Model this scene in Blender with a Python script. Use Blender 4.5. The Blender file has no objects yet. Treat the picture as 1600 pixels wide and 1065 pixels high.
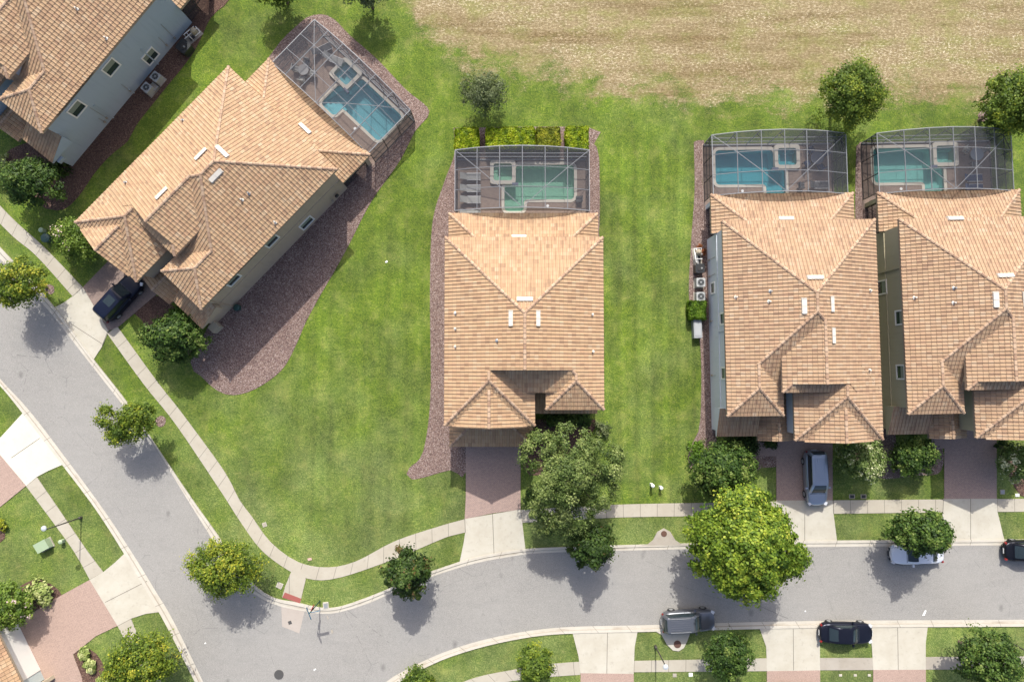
import bpy, bmesh, math, random
import numpy as np
from mathutils import Vector, Matrix, noise as mnoise
from mathutils.geometry import tessellate_polygon

S = bpy.context.scene
C = S.collection
R = math.radians
# ------------------------------------------------------------------ camera, sky, sun, exposure
TILT, DIST, FPX = R(2.5), 62.7, 1600 * 24 / 36
cam_d = bpy.data.cameras.new('camera'); cam_d.lens = 24; cam_d.sensor_width = 36
cam_d.clip_end = 5000; cam_d.clip_start = 0.5
cam = bpy.data.objects.new('camera', cam_d); C.objects.link(cam)
cam.location = (0, -DIST * math.sin(TILT), DIST * math.cos(TILT)); cam.rotation_euler = (TILT, 0, 0)
S.camera = cam
SUN_EL, SUN_ROT = R(46), R(0)       # the sun stands to the north (top of picture)
W = bpy.data.worlds.new('World'); S.world = W; W.use_nodes = True
nt = W.node_tree
sky = nt.nodes.new('ShaderNodeTexSky'); sky.sky_type = 'NISHITA'; sky.sun_disc = False
sky.sun_elevation = SUN_EL; sky.sun_rotation = SUN_ROT; sky.air_density = 0.7; sky.dust_density = 3.5; sky.ozone_density = 0.6
bg = nt.nodes['Background']; bg.inputs[1].default_value = 0.15
nt.links.new(sky.outputs[0], bg.inputs[0])
sun_d = bpy.data.lights.new('sun', 'SUN'); sun_d.energy = 3.2; sun_d.angle = R(0.6); sun_d.color = (1, 0.965, 0.90)
sun = bpy.data.objects.new('sun', sun_d); C.objects.link(sun)
sun.rotation_euler = (-(math.pi / 2 - SUN_EL), 0, 0); sun.location = (0, 60, 60)
S.view_settings.view_transform = 'Standard'; S.view_settings.look = 'None'
S.view_settings.exposure = 0.82; S.view_settings.gamma = 1

def P(px, py, h=0.0):
    """world point at height h that the photograph shows at pixel px,py (1600 wide)"""
    dx = (px - 800) / FPX; dy = -(py - 532.5) / FPX
    y = dy * math.cos(TILT) + math.sin(TILT); z = dy * math.sin(TILT) - math.cos(TILT)
    t = (h - cam.location.z) / z
    return (dx * t, cam.location.y + y * t, h)

# ------------------------------------------------------------------ small helpers
def link(name, me, parent=None, mats=()):
    o = bpy.data.objects.new(name, me); C.objects.link(o)
    for m in mats: me.materials.append(m)
    if parent is not None: o.parent = parent
    return o
def tag(o, label, cat, group=None, kind=None):
    if label: o['label'] = label
    if cat: o['category'] = cat
    if group: o['group'] = group
    if kind: o['kind'] = kind
    return o
def thing(name, label, cat, loc, rot=0, group=None):
    o = bpy.data.objects.new(name, None); C.objects.link(o); o.empty_display_size = 0.3
    o.location = loc; o.rotation_euler = (0, 0, rot)
    return tag(o, label, cat, group)
class MB:
    def __init__(s): s.v = []; s.f = []; s.m = []; s.uv = []
    def face(s, pts, mi=0, uv=None):
        i = len(s.v); s.v += [tuple(p) for p in pts]; s.f.append(tuple(range(i, i + len(pts)))); s.m.append(mi)
        s.uv += list(uv) if uv else [(p[0], p[1]) for p in pts]
    def box(s, x0, x1, y0, y1, z0, z1, mi=0, mat=None):
        c = [(x0, y0, z0), (x1, y0, z0), (x1, y1, z0), (x0, y1, z0), (x0, y0, z1), (x1, y0, z1), (x1, y1, z1), (x0, y1, z1)]
        if mat is not None: c = [tuple(mat @ Vector(p)) for p in c]
        for q in ((3, 2, 1, 0), (4, 5, 6, 7), (0, 1, 5, 4), (1, 2, 6, 5), (2, 3, 7, 6), (3, 0, 4, 7)): s.face([c[i] for i in q], mi)
    def bar(s, a, b, w=0.06, h=None, mi=0):
        a = Vector(a); b = Vector(b); h = h or w; d = (b - a); L = d.length
        if L < 1e-5: return
        q = d.to_track_quat('X', 'Z').to_matrix().to_4x4(); q.translation = a
        s.box(0, L, -w / 2, w / 2, -h / 2, h / 2, mi, q)
    def tube(s, pts, rad, n=8, mi=0, cap=True):
        pts = [Vector(p) for p in pts]
        if not isinstance(rad, (list, tuple)): rad = [rad] * len(pts)
        rings = []
        for i, p in enumerate(pts):
            d = (pts[min(i + 1, len(pts) - 1)] - pts[max(i - 1, 0)]).normalized()
            q = d.to_track_quat('Z', 'Y')
            rings.append([p + q @ Vector((math.cos(2 * math.pi * k / n) * rad[i], math.sin(2 * math.pi * k / n) * rad[i], 0)) for k in range(n)])
        for i in range(len(pts) - 1):
            for k in range(n):
                s.face([rings[i][k], rings[i][(k + 1) % n], rings[i + 1][(k + 1) % n], rings[i + 1][k]], mi)
        if cap: s.face(rings[0][::-1], mi); s.face(rings[-1], mi)
    def prism(s, pts, z0, z1, mi=0, mside=None, bottom=False):
        pts = ccw(pts); T = tri(pts); ms = mi if mside is None else mside
        for t in T: s.face([(*pts[i], z1) for i in t], mi)
        if bottom:
            for t in T: s.face([(*pts[i], z0) for i in t[::-1]], ms)
        n = len(pts)
        for i in range(n):
            a, b = pts[i], pts[(i + 1) % n]
            s.face([(*a, z0), (*b, z0), (*b, z1), (*a, z1)], ms)
    def ring(s, outer, inner, z0, z1, zin=None, mi=0):
        n = len(outer); zin = z0 if zin is None else zin
        for i in range(n):
            j = (i + 1) % n; a, b, c, d = outer[i], outer[j], inner[j], inner[i]
            s.face([(*a, z1), (*b, z1), (*c, z1), (*d, z1)], mi)
            s.face([(*a, z0), (*b, z0), (*b, z1), (*a, z1)], mi)
            s.face([(*d, z1), (*c, z1), (*c, zin), (*d, zin)], mi)
    def build(s, name, mats, parent=None, smooth=False, merge=False):
        me = bpy.data.meshes.new(name); me.from_pydata(s.v, [], s.f)
        if not isinstance(mats, (list, tuple)): mats = [mats]
        o = link(name, me, parent, mats)
        me.polygons.foreach_set('material_index', s.m)
        uvl = me.uv_layers.new(name='UVMap'); uvl.data.foreach_set('uv', [c for u in s.uv for c in u])
        if merge or smooth:
            bm = bmesh.new(); bm.from_mesh(me); bmesh.ops.remove_doubles(bm, verts=bm.verts, dist=1e-4)
            bmesh.ops.recalc_face_normals(bm, faces=bm.faces); bm.to_mesh(me); bm.free()
        if smooth:
            me.polygons.foreach_set('use_smooth', [True] * len(me.polygons))
            try: me.set_sharp_from_angle(angle=R(40))
            except Exception: pass
        me.update(); return o
def ccw(pts):
    a = sum(pts[i][0] * pts[(i + 1) % len(pts)][1] - pts[(i + 1) % len(pts)][0] * pts[i][1] for i in range(len(pts)))
    return list(pts) if a > 0 else list(pts)[::-1]
def tri(pts, holes=()):
    allp = [Vector((p[0], p[1], 0)) for p in pts]; loops = [allp] + [[Vector((p[0], p[1], 0)) for p in h] for h in holes]
    flat = [p for l in loops for p in l]; out = []
    for t in tessellate_polygon(loops):
        a, b, c = (flat[i] for i in t)
        if (b - a).cross(c - a).z < 0: t = (t[2], t[1], t[0])
        out.append(tuple(t))
    return out
def catmull(pts, step=14.0):
    out = []; n = len(pts)
    for i in range(n - 1):
        p0 = pts[max(i - 1, 0)]; p1 = pts[i]; p2 = pts[i + 1]; p3 = pts[min(i + 2, n - 1)]
        k = max(1, int(math.dist(p1, p2) / step))
        for j in range(k):
            t = j / k
            out.append(tuple(0.5 * ((2 * p1[a]) + (-p0[a] + p2[a]) * t + (2 * p0[a] - 5 * p1[a] + 4 * p2[a] - p3[a]) * t * t + (-p0[a] + 3 * p1[a] - 3 * p2[a] + p3[a]) * t ** 3) for a in (0, 1)))
    out.append(tuple(pts[-1])); return out
def resample(pts, n):
    d = [0]
    for i in range(1, len(pts)): d.append(d[-1] + math.dist(pts[i - 1], pts[i]))
    T = np.linspace(0, d[-1], n); a = np.array(pts)
    return [(float(x), float(y)) for x, y in zip(np.interp(T, d, a[:, 0]), np.interp(T, d, a[:, 1]))]
def offset(pts, d):
    pts = ccw(pts); n = len(pts); out = []
    for i in range(n):
        a, b, c = Vector(pts[i - 1]), Vector(pts[i]), Vector(pts[(i + 1) % n])
        e1 = (b - a).normalized(); e2 = (c - b).normalized(); n1 = Vector((e1.y, -e1.x)); n2 = Vector((e2.y, -e2.x))
        m = (n1 + n2); m = m / max(m.dot(n1), 0.3); out.append(tuple(b + m * d))
    return out
def roundpoly(pts, r, k=5):
    pts = ccw(pts); n = len(pts); out = []
    for i in range(n):
        a, b, c = Vector(pts[i - 1]), Vector(pts[i]), Vector(pts[(i + 1) % n])
        rr = r[i] if isinstance(r, (list, tuple)) else r
        rr = min(rr, (a - b).length * .48, (c - b).length * .48)
        p = b + (a - b).normalized() * rr; q = b + (c - b).normalized() * rr
        for j in range(k + 1):
            t = j / k; out.append(tuple(p * (1 - t) ** 2 + b * 2 * t * (1 - t) + q * t * t))
    return out

# ------------------------------------------------------------------ materials
class G:
    """node graph shorthand"""
    def __init__(s, name):
        s.m = bpy.data.materials.new(name); s.m.use_nodes = True; s.t = s.m.node_tree; s.t.nodes.clear()
        s.out = s.t.nodes.new('ShaderNodeOutputMaterial')
    def n(s, typ, ins=None, **kw):
        nd = s.t.nodes.new('ShaderNode' + typ)
        for k, v in kw.items(): setattr(nd, k, v)
        for k, v in (ins or {}).items():
            sk = nd.inputs[k]
            if isinstance(v, bpy.types.NodeSocket): s.t.links.new(v, sk)
            else:
                if sk.type == 'RGBA' and len(v) == 3: v = (*v, 1)
                sk.default_value = v
        return nd
    def math(s, op, a, b=0.0, c=None, clamp=False):
        ins = {0: a, 1: b}
        if c is not None: ins[2] = c
        return s.n('Math', ins, operation=op, use_clamp=clamp).outputs[0]
    def mix(s, f, a, b, typ='MIX'):
        nd = s.n('Mix', {0: f, 6: a, 7: b}, data_type='RGBA', blend_type=typ); return nd.outputs[2]
    def noise(s, vec, scale, detail=3, rough=.55, dist=0.0):
        return s.n('TexNoise', {'Vector': vec, 'Scale': scale, 'Detail': detail, 'Roughness': rough, 'Distortion': dist}).outputs[0]
    def ramp(s, f, stops, interp='LINEAR'):
        nd = s.n('ValToRGB', {0: f}); cr = nd.color_ramp; cr.interpolation = interp
        while len(cr.elements) < len(stops): cr.elements.new(0.5)
        for e, (p, c) in zip(cr.elements, stops): e.position = p; e.color = (*c, 1) if len(c) == 3 else c
        return nd.outputs[0]
    def pos(s): return s.n('NewGeometry').outputs['Position']
    def map(s, vec, sc=(1, 1, 1), rot=(0, 0, 0)): return s.n('Mapping', {'Vector': vec, 'Scale': sc, 'Rotation': rot}).outputs[0]
    def bump(s, h, dist=.02, st=1.0): return s.n('Bump', {'Height': h, 'Distance': dist, 'Strength': st}).outputs[0]
    def bsdf(s, col, rough=.8, nrm=None, **kw):
        ins = {'Base Color': col, 'Roughness': rough}
        if nrm is not None: ins['Normal'] = nrm
        ins.update(kw); b = s.n('BsdfPrincipled', ins); return b.outputs[0]
    def done(s, sh): s.t.links.new(sh, s.out.inputs[0]); return s.m
def plain(name, col, rough=.6, **kw):
    g = G(name); v = g.noise(g.pos(), 3.0, 4); c = g.mix(g.math('MULTIPLY', v, .25), col, tuple(x * .7 for x in col[:3]))
    return g.done(g.bsdf(c, rough, **kw))

def m_ground():
    g = G('lawn_and_field'); p = g.pos()
    a = g.n('Attribute', attribute_name='mask'); sep = g.n('SeparateColor', {0: a.outputs['Color']})
    dry, pale, strp = sep.outputs[0], sep.outputs[1], sep.outputs[2]
    n1 = g.noise(p, .22, 4, .6); n2 = g.noise(p, 1.6, 4, .65); n3 = g.noise(p, 9, 3, .7); n4 = g.noise(g.map(p, (1, 1, 1)), 30, 2, .8)
    n5 = g.noise(p, 4.5, 4, .75); f = g.math('ADD', g.math('ADD', g.math('MULTIPLY', n2, .2), g.math('MULTIPLY', n3, .4)), g.math('MULTIPLY', n5, .4))
    lush = g.ramp(f, [(.37, (.030, .068, .003)), (.5, (.078, .128, .007)), (.63, (.170, .215, .020))])
    soft = g.ramp(f, [(.37, (.050, .083, .015)), (.5, (.105, .145, .034)), (.63, (.205, .236, .072))])
    c = g.mix(g.math('ADD', pale, g.math('MULTIPLY', g.math('SUBTRACT', n1, .5), 2.6), clamp=True), lush, soft)
    yel = g.math('MULTIPLY', g.math('SUBTRACT', g.noise(p, .55, 6, .75), .51), 6.0, clamp=True)
    c = g.mix(g.math('MULTIPLY', yel, .38), c, (.235, .235, .065))
    drk = g.math('MULTIPLY', g.math('SUBTRACT', g.noise(p, .3, 6, .75), .53), 6.0, clamp=True); c = g.mix(g.math('MULTIPLY', drk, .35), c, (.055, .105, .010))
    # mowing bands
    sx = g.n('SeparateXYZ', {0: p})
    xx = g.math('ADD', sx.outputs[0], g.math('MULTIPLY', g.noise(p, .15, 2), .8))
    st = g.math('ADD', g.math('SINE', g.math('MULTIPLY', xx, 3.6)), g.math('MULTIPLY', g.math('SINE', g.math('ADD', g.math('MULTIPLY', xx, 8.3), 1.0)), .6)); st = g.math('MULTIPLY', st, g.math('MULTIPLY', strp, g.math('ADD', g.noise(g.map(p, (1, .25, 1)), .5, 3), .1)))
    st2 = g.math('ADD', g.math('MULTIPLY', st, .20), 1.0)
    c = g.mix(1.0, c, g.n('CombineColor', {0: st2, 1: st2, 2: st2}).outputs[0], 'MULTIPLY')
    w1 = g.noise(p, .14, 5, .65); w2 = g.noise(g.map(p, (1, .45, 1), (0, 0, R(20))), .45, 5, .7)
    lum = g.math('ADD', g.math('ADD', 1.0, g.math('MULTIPLY', g.math('SUBTRACT', w1, .5), 1.7)), g.math('MULTIPLY', g.math('SUBTRACT', w2, .5), 1.1))
    c = g.mix(1.0, c, g.n('CombineColor', {0: lum, 1: lum, 2: lum}).outputs[0], 'MULTIPLY')
    wear = g.math('MULTIPLY', g.math('SUBTRACT', g.noise(p, .8, 6, .8), .60), 7.0, clamp=True); c = g.mix(g.math('MULTIPLY', wear, .45), c, (.27, .235, .10))
    fine = g.math('ADD', g.math('MULTIPLY', n4, 1.5), .27)
    c = g.mix(1.0, c, g.n('CombineColor', {0: fine, 1: fine, 2: fine}).outputs[0], 'MULTIPLY')
    # dry field
    q = g.map(p, (1, 1.7, 1)); d1 = g.noise(q, .35, 4, .6); d2 = g.noise(q, 3.4, 5, .75); d3 = g.noise(p, 14, 3, .8)
    df = g.math('ADD', g.math('MULTIPLY', d2, .6), g.math('MULTIPLY', d3, .4))
    straw = g.ramp(df, [(.38, (.125, .088, .038)), (.47, (.205, .152, .072)), (.54, (.290, .230, .120)), (.61, (.52, .44, .29))])
    gr = g.ramp(df, [(.38, (.12, .12, .03)), (.52, (.225, .205, .070)), (.66, (.44, .38, .19))])
    fld = g.mix(g.math('MULTIPLY', g.math('SUBTRACT', d1, .46), 6.0, clamp=True), straw, gr)
    d4 = g.noise(g.map(p, (.6, 1.4, 1), (0, 0, R(-12))), .5, 6, .8); fld = g.mix(g.math('MULTIPLY', g.math('SUBTRACT', d4, .50), 5.0, clamp=True), fld, g.mix(.5, fld, (.14, .11, .045)))
    fk = g.noise(g.map(p, (1, 1.9, 1), (0, 0, R(8))), 3.6, 4, .8); fm = g.math('MULTIPLY', g.math('SUBTRACT', fk, .545), 14.0, clamp=True)
    bigf = g.math('MULTIPLY', g.math('SUBTRACT', g.noise(g.map(p, (.7, 1.3, 1)), .16, 5, .7), .40), 4.5, clamp=True)
    fld = g.mix(g.math('MULTIPLY', g.math('MULTIPLY', fm, .9), bigf), fld, (.70, .62, .45))
    fk2 = g.noise(g.map(p, (1, 1.6, 1)), 2.6, 4, .8); fld = g.mix(g.math('MULTIPLY', g.math('SUBTRACT', fk2, .55), 8.0, clamp=True), fld, (.15, .105, .05))
    bd = g.noise(g.map(p, (.10, 1.0, 1), (0, 0, R(2))), .55, 5, .7); fld = g.mix(g.math('MULTIPLY', g.math('SUBTRACT', bd, .47), 5.0, clamp=True), fld, g.mix(1.0, fld, (.66, .60, .50), 'MULTIPLY'))
    dn = g.math('ADD', dry, g.math('MULTIPLY', g.math('SUBTRACT', g.noise(g.map(p, (.8, 1.2, 1)), .45, 6, .75), .5), 2.2))
    dn = g.math('ADD', dn, g.math('MULTIPLY', g.math('SUBTRACT', n3, .5), .9))
    dm = g.math('MULTIPLY', g.math('SUBTRACT', dn, .36), 2.4, clamp=True)
    c = g.mix(dm, c, fld)
    h = g.math('ADD', g.math('MULTIPLY', n4, .5), n3)
    return g.done(g.bsdf(c, .95, g.bump(h, .08, .8)))
def m_tile(name, tint=(1, 1, 1), pitch_lines=.42, dark=0.0):
    g = G(name); uv = g.n('UVMap').outputs[0]; s = g.n('SeparateXYZ', {0: uv}); u, v = s.outputs[0], s.outputs[1]
    uc = g.math('DIVIDE', u, .30); vc = g.math('DIVIDE', v, .38)
    fu, fv = g.math('FRACT', uc), g.math('FRACT', vc); iu, iv = g.math('FLOOR', uc), g.math('FLOOR', vc)
    oi = g.n('ObjectInfo').outputs['Random']
    wn = g.n('TexWhiteNoise', {'Vector': g.n('CombineXYZ', {0: iu, 1: iv, 2: oi}).outputs[0]}, noise_dimensions='3D').outputs[0]
    cols = [(0, (.25, .150, .090)), (.14, (.335, .205, .116)), (.3, (.39, .25, .138)), (.5, (.42, .278, .156)), (.66, (.435, .30, .175)), (.8, (.385, .228, .132)), (.93, (.45, .325, .20)), (1, (.465, .35, .23))]
    cols = [(a, tuple(x * t for x, t in zip(c, tint))) for a, c in cols]
    c = g.ramp(wn, cols)
    c = g.mix(.22, c, tuple(x * t for x, t in zip((.385, .25, .14), tint)))
    big = g.noise(g.pos(), .45, 4, .6); c = g.mix(g.math('MULTIPLY', g.math('SUBTRACT', big, .45), 1.6, clamp=True), c, tuple(x * t for x, t in zip((.40, .27, .155), tint)))
    gr = g.noise(g.pos(), 5, 4, .7); c = g.mix(g.math('MULTIPLY', gr, .3), c, (.20, .14, .09))
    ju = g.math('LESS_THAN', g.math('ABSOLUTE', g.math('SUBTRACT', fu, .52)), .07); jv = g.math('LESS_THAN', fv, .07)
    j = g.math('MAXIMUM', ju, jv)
    c = g.mix(g.math('MULTIPLY', j, pitch_lines), c, (.11, .065, .04))  # joint lines: gap shadow and dirt painted into the tile colour
    st = g.noise(g.n('CombineXYZ', {0: g.math('MULTIPLY', u, 1.6), 1: g.math('MULTIPLY', v, .22), 2: oi}).outputs[0], 1.0, 4, .7)
    c = g.mix(g.math('MULTIPLY', g.math('SUBTRACT', st, .53), 3.2, clamp=True), c, tuple(x * .62 for x in (.40, .27, .16)))
    return g.done(g.bsdf(c, .85, g.bump(g.noise(g.pos(), 30, 2), .01, .5)))
def m_cap():
    g = G('ridge_tile'); uv = g.n('UVMap').outputs[0]; s = g.n('SeparateXYZ', {0: uv}); vc = g.math('DIVIDE', s.outputs[0], .4)
    wn = g.n('TexWhiteNoise', {1: g.math('FLOOR', vc)}, noise_dimensions='1D').outputs[0]
    c = g.ramp(wn, [(0, (.28, .175, .112)), (.5, (.36, .24, .155)), (1, (.43, .31, .21))])
    c = g.mix(g.math('MULTIPLY', g.math('LESS_THAN', g.math('FRACT', vc), .13), .6), c, (.10, .06, .04))
    return g.done(g.bsdf(c, .8))
def m_stucco(name, col):
    g = G(name); p = g.pos(); n1 = g.noise(p, .5, 4); n2 = g.noise(p, 40, 2)
    st = g.noise(g.map(p, (1.5, 1.5, .2)), 2, 4, .6)
    c = g.mix(g.math('MULTIPLY', n1, .35), col, tuple(x * .82 for x in col)); c = g.mix(g.math('MULTIPLY', g.math('SUBTRACT', st, .5), .9, clamp=True), c, tuple(x * .6 for x in col))
    return g.done(g.bsdf(c, .9, g.bump(n2, .01, .5)))
def m_asphalt():
    g = G('worn_asphalt'); p = g.pos()
    n1 = g.noise(p, .12, 5, .6); n2 = g.noise(p, 22, 3, .75); n3 = g.noise(g.map(p, (.35, 1, 1)), 1.2, 5, .7)
    c = g.ramp(n2, [(.3, (.140, .135, .124)), (.5, (.232, .224, .206)), (.7, (.335, .323, .298))])
    c = g.mix(g.math('MULTIPLY', g.math('SUBTRACT', n1, .4), 1.5, clamp=True), c, (.278, .270, .252))
    sp = g.n('TexVoronoi', {'Vector': g.map(p, (1, .6, 1)), 'Scale': .4, 'Randomness': 1.0}).outputs[0]
    blot = g.math('MULTIPLY', g.math('SUBTRACT', .19, g.math('ADD', sp, g.math('MULTIPLY', n3, .16))), 10, clamp=True)
    c = g.mix(g.math('MULTIPLY', blot, .55), c, (.075, .072, .068))
    v2 = g.n('TexVoronoi', {'Vector': g.n('MixRGB', {0: .12, 1: p, 2: g.n('TexNoise', {'Vector': p, 'Scale': .8}).outputs[1]}).outputs[0], 'Scale': .16}, feature='DISTANCE_TO_EDGE').outputs[0]
    cr = g.math('LESS_THAN', v2, .0022); cr = g.math('MULTIPLY', cr, g.math('GREATER_THAN', n3, .5))
    c = g.mix(g.math('MULTIPLY', cr, .45), c, (.08, .078, .075))
    tr = g.math('MULTIPLY', g.math('SUBTRACT', n3, .5), 1.0, clamp=True); c = g.mix(tr, c, (.145, .143, .138))
    return g.done(g.bsdf(c, .92, g.bump(n2, .01, .6)))
def m_concrete(name, col, dirt=.5, joint=1.55, gutter=False):
    g = G(name); p = g.pos(); n1 = g.noise(p, .6, 5, .65); n2 = g.noise(p, 25, 3, .7); n3 = g.noise(p, 2.5, 5, .7)
    c = g.mix(g.math('MULTIPLY', g.math('SUBTRACT', n1, .35), dirt * 2, clamp=True), col, tuple(x * y for x, y in zip(col, (.72, .68, .62))))
    c = g.mix(g.math('MULTIPLY', g.math('SUBTRACT', n3, .56), dirt * 3.5, clamp=True), c, tuple(x * .5 for x in col))
    vb = g.n('TexVoronoi', {'Vector': p, 'Scale': .55}).outputs[0]; sb = g.math('MULTIPLY', g.math('SUBTRACT', .26, g.math('ADD', vb, g.math('MULTIPLY', n3, .25))), 7, clamp=True)
    c = g.mix(g.math('MULTIPLY', sb, dirt * .45), c, tuple(x * .45 for x in col))
    c = g.mix(g.math('MULTIPLY', n2, .18), c, tuple(x * .6 for x in col))
    uv = g.n('UVMap').outputs[0]; s = g.n('SeparateXYZ', {0: uv})
    if joint:
        fr = g.math('FRACT', g.math('DIVIDE', s.outputs[0], joint)); j = g.math('LESS_THAN', fr, .055 / joint)
        c = g.mix(g.math('MULTIPLY', j, .6), c, (.09, .08, .065))
    if gutter:
        a = g.math('ABSOLUTE', g.math('SUBTRACT', s.outputs[1], .52))
        j = g.math('LESS_THAN', a, g.math('ADD', .035, g.math('MULTIPLY', n3, .05)))
        c = g.mix(g.math('MULTIPLY', j, .5), c, (.15, .13, .10))
        gd = g.math('MULTIPLY', g.math('SUBTRACT', g.noise(p, .35, 4), .52), 6, clamp=True)
        j = g.math('MULTIPLY', g.math('LESS_THAN', g.math('ABSOLUTE', g.math('SUBTRACT', s.outputs[1], .38)), .16), gd)
        c = g.mix(g.math('MULTIPLY', j, .55), c, (.20, .15, .10))
    return g.done(g.bsdf(c, .88, g.bump(n2, .006, .4)))
def m_paver(name, a, b, rot=0.0):
    g = G(name); p = g.map(g.pos(), (1, 1, 1), (0, 0, rot)); ns = g.noise(p, 1.1, 5, .7)
    br = g.n('TexBrick', {'Vector': p, 'Color1': a, 'Color2': b, 'Mortar': tuple(x * .45 for x in b), 'Scale': 1, 'Mortar Size': .009, 'Brick Width': .20, 'Row Height': .10, 'Bias': -.1})
    c = g.mix(g.math('MULTIPLY', ns, .45), br.outputs[0], tuple(x * .75 for x in a))
    wn = g.noise(p, 11, 2, .8); c = g.mix(g.math('MULTIPLY', g.math('SUBTRACT', wn, .42), 1.5, clamp=True), c, tuple(min(1, x * 1.25) for x in a))
    return g.done(g.bsdf(c, .9))
def m_mulch(name, stops, scale=17):
    g = G(name); p = g.pos(); n = g.n('TexNoise', {'Vector': p, 'Scale': 4}).outputs[1]
    q = g.n('MixRGB', {0: .06, 1: p, 2: n}).outputs[0]
    v = g.n('TexVoronoi', {'Vector': q, 'Scale': scale}); wn = g.n('SeparateColor', {0: v.outputs[1]}).outputs[0]
    c = g.ramp(wn, stops); big = g.noise(p, 1.0, 4, .7)
    c = g.mix(g.math('MULTIPLY', g.math('SUBTRACT', big, .42), 2.0, clamp=True), c, g.mix(.5, c, stops[1][1]))
    lt = g.math('MULTIPLY', g.math('SUBTRACT', g.noise(p, .45, 5, .7), .5), 5.0, clamp=True); c = g.mix(g.math('MULTIPLY', lt, .4), c, stops[0][1])
    c = g.mix(g.math('MULTIPLY', v.outputs[0], .6), c, stops[0][1])
    return g.done(g.bsdf(c, .95, g.bump(g.math('SUBTRACT', 1.0, v.outputs[0]), .05, 1.0)))
def m_leaf(name, cols, trans=.3, rough=.55):
    g = G(name); a = g.n('Attribute', attribute_name='tone').outputs['Fac']
    c = g.ramp(a, cols)
    b = g.bsdf(c, rough, **{'Specular IOR Level': .22}); t = g.n('BsdfTranslucent', {0: g.mix(.5, c, (.30, .38, .03))}).outputs[0]
    return g.done(g.n('MixShader', {0: trans, 1: b, 2: t}).outputs[0])
def m_screen(name, dens, col):
    g = G(name); t = g.n('BsdfTransparent').outputs[0]; d = g.n('BsdfDiffuse', {0: col}).outputs[0]
    return g.done(g.n('MixShader', {0: dens, 1: t, 2: d}).outputs[0])
def m_water(name, col):
    g = G(name); t = g.n('BsdfTransparent', {0: col}).outputs[0]
    nz = g.bump(g.noise(g.pos(), 2.2, 3), .03, .25)
    gl = g.n('BsdfGlossy', {'Color': (1, 1, 1), 'Roughness': .08, 'Normal': nz}).outputs[0]
    fr = g.n('Fresnel', {'IOR': 1.33, 'Normal': nz}).outputs[0]
    return g.done(g.n('MixShader', {0: fr, 1: t, 2: gl}).outputs[0])
def m_glass(name='window_glass', col=(.03, .045, .045)):
    g = G(name); return g.done(g.bsdf(col, .08, **{'Specular IOR Level': .5}))
def m_paint(name, col, metal=.5, rough=.28):
    g = G(name); n = g.noise(g.pos(), 60, 2); c = g.mix(g.math('MULTIPLY', n, .12), col, tuple(x * .7 for x in col))
    return g.done(g.bsdf(c, rough, Metallic=metal, **{'Coat Weight': 0.0 if sum(col) < .1 else .7, 'Specular IOR Level': .25 if sum(col) < .1 else .5, 'Coat Roughness': .06}))

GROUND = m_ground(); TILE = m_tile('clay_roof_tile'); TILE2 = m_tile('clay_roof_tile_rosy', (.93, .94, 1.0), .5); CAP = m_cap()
FASCIA = plain('cream_fascia', (.30, .24, .17), .7); ASPH = m_asphalt()
WALK = m_concrete('sidewalk_concrete', (.385, .355, .29), .6); DRIVE = m_concrete('driveway_concrete', (.445, .42, .35), .75, None)
DRIVEW = m_concrete('pale_driveway_concrete', (.54, .52, .44), .4, None); KERB = m_concrete('kerb_concrete', (.47, .44, .375), .7, 3.05, True)
OLDC = m_concrete('stained_concrete', (.34, .31, .26), .9, None)
PAV = m_paver('brick_paver_pink', (.34, .245, .205), (.26, .19, .165)); PAV1 = m_paver('brick_paver_greyish', (.25, .185, .155), (.19, .145, .125), R(46))
PAVW = m_paver('brick_paver_light', (.37, .265, .215), (.30, .215, .175), R(-30)); DECK = m_paver('deck_paver', (.30, .225, .18), (.22, .165, .14))
DECK.diffuse_color = (.3, .2, .2, 1)
MUL = m_mulch('rose_gravel_mulch', [(0, (.085, .052, .045)), (.3, (.17, .108, .090)), (.6, (.27, .188, .155)), (.85, (.38, .29, .25)), (1, (.50, .42, .37))])
MULD = m_mulch('dark_bark_mulch', [(0, (.045, .022, .016)), (.3, (.10, .052, .038)), (.6, (.15, .085, .060)), (.9, (.21, .13, .09)), (1, (.30, .20, .14))])
STB = m_stucco('slate_blue_stucco', (.36, .43, .48)); STT = m_stucco('taupe_stucco', (.44, .345, .25)); STG = m_stucco('pale_grey_stucco', (.56, .59, .62))
STO = m_stucco('olive_stucco', (.40, .36, .235)); STC = m_stucco('cream_stucco', (.42, .36, .26)); STM = m_stucco('mint_grey_stucco', (.40, .46, .46))
VENT = plain('vent_paint', (.56, .52, .45), .6); WHITE = plain('white_trim', (.78, .76, .70), .5); WHITEP = plain('white_plastic', (.8, .8, .78), .4); GLASS = m_glass()
BLIND = plain('window_blind', (.22, .25, .20), .6)
DARK = plain('dark_plastic', (.02, .022, .025), .4); BLACK = plain('black_rubber', (.015, .015, .016), .7)
GREYM = plain('grey_metal', (.30, .31, .31), .45, Metallic=.4); ALU = plain('grey_aluminium', (.29, .30, .31), .5); BRONZE = plain('bronze_aluminium', (.05, .045, .04), .5)  # bronze also paints the unlit side of the grey pool cage frames
SCR = m_screen('insect_screen', .35, (.07, .073, .083)); SCRW = m_screen('wall_insect_screen', .55, (.055, .058, .068))
COPE = plain('pool_coping', (.56, .52, .44), .7)
GREENB = plain('green_utility_paint', (.30, .38, .24), .5); DKGREEN = plain('dark_green_plastic', (.02, .06, .05), .5)
BARK = plain('bark', (.14, .10, .07), .9); BARKL = plain('pale_bark', (.28, .22, .17), .9)
RUST = plain('rusty_iron', (.10, .05, .035), .8); IRON = plain('cast_iron', (.06, .058, .055), .7); TACT = plain('red_tactile_paving', (.26, .075, .06), .8)
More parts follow.
